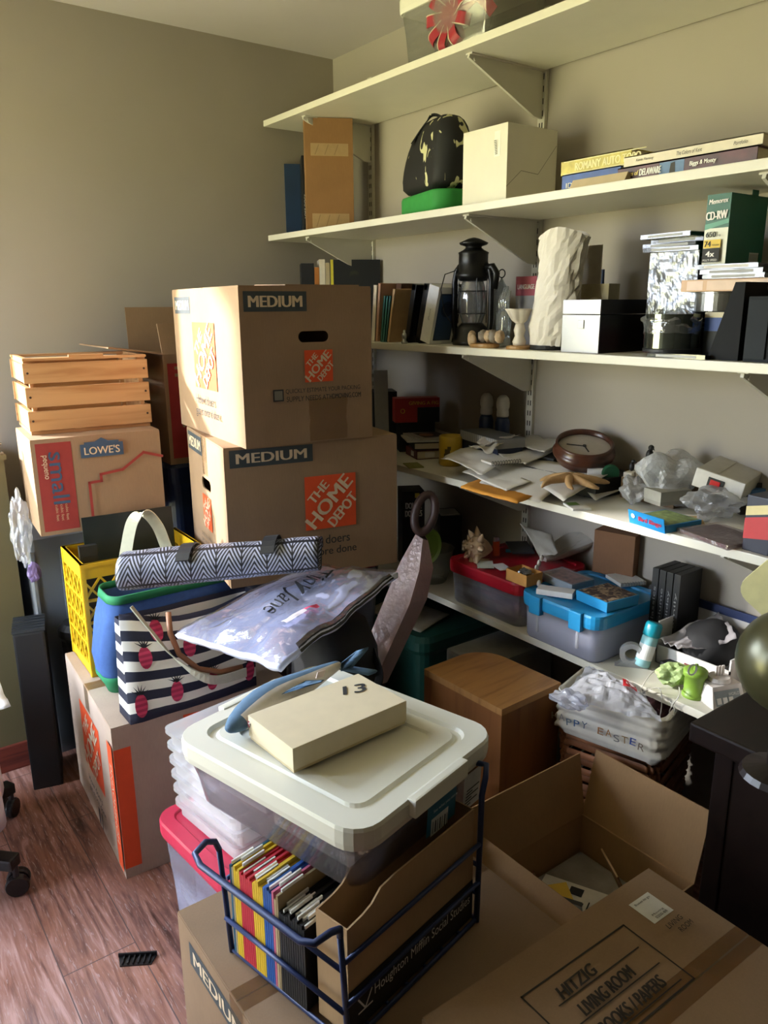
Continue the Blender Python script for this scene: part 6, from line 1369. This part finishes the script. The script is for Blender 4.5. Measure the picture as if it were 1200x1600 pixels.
t = thing('lighter', 'small orange lighter with a metal top beside the conch', 'lighter', (lambda p: (p[0], p[1], ZR))((1.682, 1.678, 0.734)), -.5); MB(M('b5481c', .35)).loft([rrect(.022, .013, .006, 0), rrect(.022, .013, .006, .048)]).ob('lighter_body', t); MB(M('b8b8b8', .25, .9)).loft([rrect(.020, .012, .005, .0485), rrect(.018, .012, .004, .062)]).ob('metal_top', t)
def at_lid(p, z): return (p[0], p[1], z)
flat('leaflet', 'white leaflet with green print before the conch on the red bin lid', 'paper', at_lid((1.593, 1.634, 0.734), ZR), .05, .07, .002, -.7, M('c8ccc2', .7))
flat('leaflet', 'second white leaflet tucked beside the orange card box', 'paper', at_lid((1.616, 1.586, 0.734), ZR), .04, .06, .002, -.3, M('d0d0d0', .7))
b = MB(M('1d6a8a', .4)); b.tube([(0, 0, .008), (.03, -.03, .008), (.06, -.06, .008)], .006, 8); b.m(m_blk); b.tube([(.06, -.06, .008), (.11, -.02, .010)], .005, 8); tag(b.ob('pocket_tool', smooth=True), 'blue and black pocket tool lying behind the orange card box', 'tool', loc=at_lid((1.725, 1.678, 0.734), ZR))
flat('dark_folder', 'dark grey folder lying behind the orange card box', 'folder', at_lid((1.770, 1.660, 0.734), ZR), .07, .12, .006, -.6, M('3a3b3e', .5), .012)
# orange card box with trinkets
A, B_ = (1.548, 1.501, 0.734), (1.544, 1.417, 0.734)
f, a, wl = span(A, B_); t = thing('card_box', 'open orange card box holding wrapped trinkets at the bin corner', 'box', (f.x, f.y, ZR + .0002), a); m_or = M('c08a46', .7); H0 = .034; D0 = .062
MB(m_or).box(0, wl, 0, .0015, 0, H0).box(0, wl, D0 - .0015, D0, 0, H0).box(0, .0015, 0, D0, 0, H0).box(wl - .0015, wl, 0, D0, 0, H0).box(0, wl, 0, D0, 0, .0015).ob('box_body', t)
crumple('foil_trinket', 'foil wrapped trinket inside the open orange card box', 'trinket', t.matrix_basis @ Vector((wl * .5, D0 * .5, .004)), .021, (1, 1, .9), M('8f8d8a', .25, .8, .2, 30), .4, 2, 6, sub=3)
cl = [Vector((1.716, 1.518, 0.760)), Vector((1.644, 1.472, 0.755)), Vector((1.609, 1.450, 0.745)), Vector((1.583, 1.406, 0.740))]
for i in range(7):
    u = i / 6 * 2.999; k = int(u); p = cl[k].lerp(cl[k + 1], u - k); b = MB(m_sh2); b.ball(.0085, ID, 2, .15, 3, (.8, .7, 1.25), i); tag(b.ob('shell_bead', smooth=True), 'small pale shell strung in the chain beside the orange card box', 'shell', 'shells of the bead chain', loc=(p.x, p.y, max(p.z, ZB + .012)))
flat('pouch', 'white soft pouch lying on the front of the blue lid', 'pouch', at_lid((1.579, 1.340, 0.730), ZB), .10, .04, .016, math.radians(-62), M('d8d6d4', .6))
A, B_ = (1.636, 1.447, 0.730), (1.625, 1.323, 0.730)
f, a, wl = span(A, B_); t = thing('card_pack', 'clear boxed deck of printed cards on the blue lid', 'box', (f.x, f.y, ZB), a); MB(M('b8c2c8', .5)).box(0, wl, 0, .085, 0, .022, bev=.001).ob('tray', t); MB(M('96605a', .5, 0, .6, 60)).box(.004, wl - .004, .004, .081, .022, .0225).ob('top_card', t); MB(clear('f4f6f8', .08, .25, .06)).box(-.001, wl + .001, -.001, .086, .0, .025).ob('clear_cover', t)
A, B_ = (1.593, 1.280, 0.730), (1.580, 1.169, 0.730)
f, a, wl = span(A, B_); t = thing('puzzle_tin', 'blue sided puzzle box with a crowded picture on top', 'box', (f.x, f.y, ZB), a); MB(m_bl2).box(0, wl, 0, .115, 0, .015, bev=.001).ob('box_base', t); MB(m_bl2).box(-.001, wl + .001, -.001, .116, .0152, .028, bev=.001).ob('box_lid', t)
MB(patt('3a2c28', '9a8468', 60, .45, .62)).box(.003, wl - .003, .003, .112, .028, .0285).ob('top_picture', t)
# white paper bag
Bw = [Vector((1.726, 1.622, 0.840)), Vector((1.854, 1.587, 0.800)), Vector((1.919, 1.490, 0.840)), Vector((1.712, 1.490, 0.760))]
t = thing('paper_bag', 'white and grey crumpled paper bag lying behind the card deck', 'paper bag', (0, 0, 0)); b = MB(M('aaa59a', .6, 0, .1, 10)); 
p0 = Vector((1.754, 1.547, 0.745)); p1 = Vector((1.928, 1.502, 0.800)); ax_ = (p1 - p0); L = ax_.length; ax_.normalize(); sd = ax_.cross(Vector((0, 0, 1))).normalized(); upv = sd.cross(ax_)
b.loft([[p0 + ax_ * (L * k) + (sd * math.cos(a) * r_ * 1.5 + upv * math.sin(a) * r_ * .8) * (1 + .18 * noise.noise((math.cos(a) * 2, math.sin(a) * 2, k * 4))) for a in [2 * PI * j / 24 for j in range(24)]] for k, r_ in ((0, .014), (.15, .022), (.4, .030), (.7, .036), (1.0, .040))], ID, True, False); b.ob('bag_body', t, smooth=False)
sheet('bag_paper', '', '', [Vector((1.741, 1.636, 0.830)), Vector((1.773, 1.532, 0.815)), Vector((1.739, 1.474, 0.775)), Vector((1.720, 1.522, 0.750))], M('9a9488', .6), .008, t, seed=7)
# brown carton and dark cases behind
A, B_ = (1.813, 1.404, 0.730), (1.841, 1.282, 0.730)
f, a, wl = span(A, B_); t = thing('brown_carton', 'plain brown carton standing on the back of the blue lid', 'cardboard box', (f.x, f.y, ZB), a); MB(cardboard('7d5a40')).box(0, wl, 0, .075, 0, 0.131, bev=.0015).ob('carton_body', t)
for i in range(4):
    t = thing('video_case', ['leftmost of four black video cases', 'second from left of four black video cases', 'third from left of four black video cases', 'rightmost of four black video cases'][i] + ' right of the brown carton', 'video case', (1.745, 1.13, 0.592 + .0005), 0, 'black video cases'); t.location.x = 1.745
    t.location.y = 1.135 - i * .0215 + .0; MB(m_blk).box(0, .10, 0, .019, 0, .23, bev=.001).ob('case_body', t); decal(t, 'spine_print', [('t', ['Classics', 'Volume', 'Holiday', 'Family'][i], .0095, .12, .12, .008, PI / 2, 0, 0, M('8a8a88', .5))], *LEFT(0, .019, 0))
t = thing('spiral_notebook', 'white spiral notebook lying behind the puzzle box', 'notebook', at_lid((1.842, 1.289, 0.730), ZB), -.4); MB(M('c9c5bc', .6)).box(-.06, .02, -.05, .035, 0, .010).ob('pages', t); b = MB(m_sil)
for i in range(9): b.tube([(-.055 + i * .0085, -.05 + .006 * math.cos(a), .006 + .006 * math.sin(a)) for a in [2 * PI * k / 8 for k in range(8)]], .0008, 5, closed=True)
b.ob('spiral', t)
# right end: open white box with dark bag, cans, dispenser
t = thing('open_box', 'white open box with a navy rim holding a black round bag', 'box', (1.685, .88, 0.592 + .0005), 0); m_wb = M('c2c0bc', .5); w, d, h = .175, .205, .115
MB(m_wb).box(0, .004, 0, d, 0, h * .45).box(w - .004, w, 0, d, 0, h).box(0, w, 0, .004, 0, h * .7).box(0, w, d - .004, d, 0, h).box(0, w, 0, d, 0, .004).ob('box_body', t)
MB(M('1b2a52', .5)).box(w - .004, w + .002, -.002, d + .002, h, h + .022).ob('rim', t)
b = MB(M('0e0e10', .8)); b.ball(.075, TR(0, 0, .060), 4, .06, 2, (1.05, .95, .80)); tag(b.ob('round_bag', smooth=True), 'black round soft bag inside the white open box', 'bag', loc=(1.772, .985, 0.592 + .006))
crumple('clear_bag', 'clear limp bag hanging over the left side of the white open box', 'plastic bag', (1.840, 1.225, 0.592), .05, (.6, .6, 1.25), clear('e4e8ec', .22, .18, .1, .6, 50), .4, 2, 14)
P = (1.616, 1.110, 0.592)
t = thing('tape_dispenser', 'clear tape dispenser with a roll standing at the shelf edge', 'tape dispenser', P, -.9); m_tp = clear('eef0f2', .4, .2, .1)
b = MB(m_tp); b.lathe([(.017, -.009), (.030, -.009), (.030, .009), (.017, .009), (.017, -.009)], TR(0, 0, .034) @ RX(PI / 2), 32, False, False); b.ob('tape_roll', t, smooth=False); MB(m_tp).loft([[(-.04, y, 0) for y in (-.011, .011)] + [(.045, y, 0) for y in (.011, -.011)], [(-.025, y, .012) for y in (-.011, .011)] + [(.04, y, .008) for y in (.011, -.011)]]).ob('base', t)
P0, P1 = Vector((1.616, 1.087, 0.592)), Vector((1.537, 1.000, 0.758)); 
t = thing('spray_can', 'teal spray bottle leaning at the shelf edge beside the tape dispenser', 'bottle', (1.632, 1.089, 0.592), 0, rx=math.radians(4), ry=math.radians(16)); t.location.z += .004
hC = .118; b = MB(M('8fc0c6', .2, 0, .05)); b.lathe([(.0185, 0), (.0205, .004), (.0205, hC * .66), (.018, hC * .70)], ID, 24); b.ob('bottle_body', t, smooth=True); b = MB(M('16889a', .35)); b.lathe([(.0208, hC * .70), (.0215, hC * .71), (.0215, hC * .95), (.018, hC), (.003, hC)], ID, 24); b.ob('cap', t, smooth=True); b = MB(M('e2e4e4', .4)); b.lathe([(.0207, .02), (.0207, .06)], ID, 24, False, False); b.ob('paper_label', t)
P = (1.599, 0.919, 0.592); t = thing('bag_dispenser', 'lime green capsule dispenser with a clip at the shelf edge', 'dispenser', P, .3); t.scale = (1.5, 1.5, 1.15); m_lim = M('7fa33a', .45); k = .058 / .06
b = MB(m_lim); b.lathe([(.017, 0), (.018, .002), (.018, .008), (.0155, .010), (.0155, .046), (.0185, .048), (.0185, .058), (.016, .061), (.004, .062)], ID, 28); b.ob('capsule', t, smooth=True); b = MB(m_lim); b.tube([(-.006, 0, .061), (-.006, 0, .068), (0, 0, .071), (.006, 0, .068), (.006, 0, .061)], .0022, 8); b.ob('loop', t)
b = MB(m_sil); b.tube([(-.006 - .016 + .018 * math.cos(a), .004 * math.sin(a * 1.0), .071 + .005 * math.sin(a)) for a in [2 * PI * i / 20 for i in range(20)]], .0015, 6, closed=True); b.ob('clip', t)
crumple('bag_roll', 'pale green crumpled bag roll beside the lime green capsule', 'bag roll', (1.602, 0.975, 0.592), .036, (1.25, .75, .8), M('a3b87a', .7, 0, .1, 40), .4, 2.5, 2, rz=-.7)
# wall adapter
P = (1.626, 0.864, 0.592); t = thing('power_adapter', 'white plug adapter with prongs and a grey label at the right of the shelf edge', 'adapter', P, -.35); m_ad = M('cfc8c2', .45)
MB(m_ad).loft([[(-.045, -.03, 0), (.045, -.03, 0), (.045, .045, 0), (-.045, .045, 0)], [(-.035, -.008, .045), (.045, -.008, .045), (.045, .045, .045), (-.035, .045, .045)]]).ob('adapter_body', t)
decal(t, 'grey_label', [('r', .008, .006, .07, .034, M('8e9698', .5))] + [('r', .012 + i * .016, .010, .012, .014, m_tab) for i in range(3)] + [('t', 'WORLD', .06, .030, .03, .007, 0, 0, 0, m_tab)], (-.043, -.0302, 0), (1, 0, 0), (0, .022, .045))
b = MB(m_ad); b.lathe([(.026, .045), (.027, .048), (.024, .056), (.008, .057)], TR(.005, .02, 0), 24); po = b.ob('plug_base', t)
for x in (-.009, 0, .009): MB(m_ad).box(.005 + x - .003, .005 + x + .003, .018, .022, .056, .082, bev=.0008).ob('prong', t)
sheet('plastic_sleeve', 'long clear plastic sleeve lying over the goods behind the lime green capsule', 'plastic bag', [(1.654, 1.057, 0.655), (1.853, 1.021, 0.690), (1.752, 0.909, 0.685), (1.662, 0.996, 0.640)], clear('ece8ea', .35, .22, .1, .7, 50), .025, seed=9, n=26, thick=.0004)
flat('red_pack', 'small dark red pack under the long clear sleeve', 'pack', (1.695, 0.968, 0.592), .05, .07, .03, -.5, M('6a1c2a', .5, 0, .4, 40))
flat('dark_pack', 'black pack lying under the end of the long clear sleeve', 'pack', (1.666, 1.017, 0.592), .04, .06, .025, -.3, m_blk)
A = (1.803, 0.979, 0.660); t = thing('slim_box', 'slim box with pale spine and black face leaning in the white open box', 'box', (1.72, .83, 0.592 + .003), .0, rx=math.radians(6), ry=math.radians(-12)); MB(M('b9a49a', .5)).box(0, .012, 0, .018, 0, .17).ob('spine', t); MB(M('17171a', .3)).box(.012, .10, 0, .018, 0, .17).ob('box_body', t); decal(t, 'print', [('r', .05, .06, .03, .07, M('a89468', .5))], (0, 0, 0), (1, 0, 0), (0, 0, 1))
t = thing('white_carton', 'white carton with a round red logo at the right end of the lowest shelf', 'box', (1.66, .70, 0.592 + .0005), .05); MB(M('cfcac2', .5)).box(0, .10, 0, .10, 0, .15, bev=.0015).ob('box_body', t); decal(t, 'round_logo', [('p', [(.05 + .022 * math.cos(a), .11 + .026 * math.sin(a)) for a in [2 * PI * k / 20 for k in range(20)]], M('a01c28', .5))], *LEFT(.1, .1, .15))
# white cable dangling over the edge
def cable(name, lb, pts, r_, mat):
    P = [Vector(p) for p in pts]; Qs = []
    for i in range(len(P) - 1):
        p0, p1, p2, p3 = P[max(i - 1, 0)], P[i], P[i + 1], P[min(i + 2, len(P) - 1)]
        for k in range(6): s = k / 6; Qs.append(.5 * ((2 * p1) + (p2 - p0) * s + (2 * p0 - 5 * p1 + 4 * p2 - p3) * s * s + (3 * p1 - p0 - 3 * p2 + p3) * s ** 3))
    Qs.append(P[-1]); b = MB(mat); b.tube(Qs, r_, 7); return tag(b.ob(name, smooth=True), lb, 'cord')
cable('cord', 'thin white cord looping over the shelf edge into the basket', [(1.659, 1.054, 0.592), (1.560, 1.015, 0.620), (1.536, 1.018, 0.592), (1.530, 1.017, 0.565), (1.530, 1.004, 0.591), (1.530, 0.967, 0.614), (1.530, 0.957, 0.577), (1.528, 0.958, 0.534)], .0012, M('c9c4b8', .6))
cable('cord', 'second thin white cord ending in a loop below the shelf edge', [(1.627, 0.977, 0.592), (1.538, 0.918, 0.616), (1.530, 0.927, 0.590), (1.530, 0.935, 0.566), (1.530, 0.927, 0.559), (1.530, 0.922, 0.578), (1.530, 0.937, 0.593)], .0012, M('d0ccc2', .6))
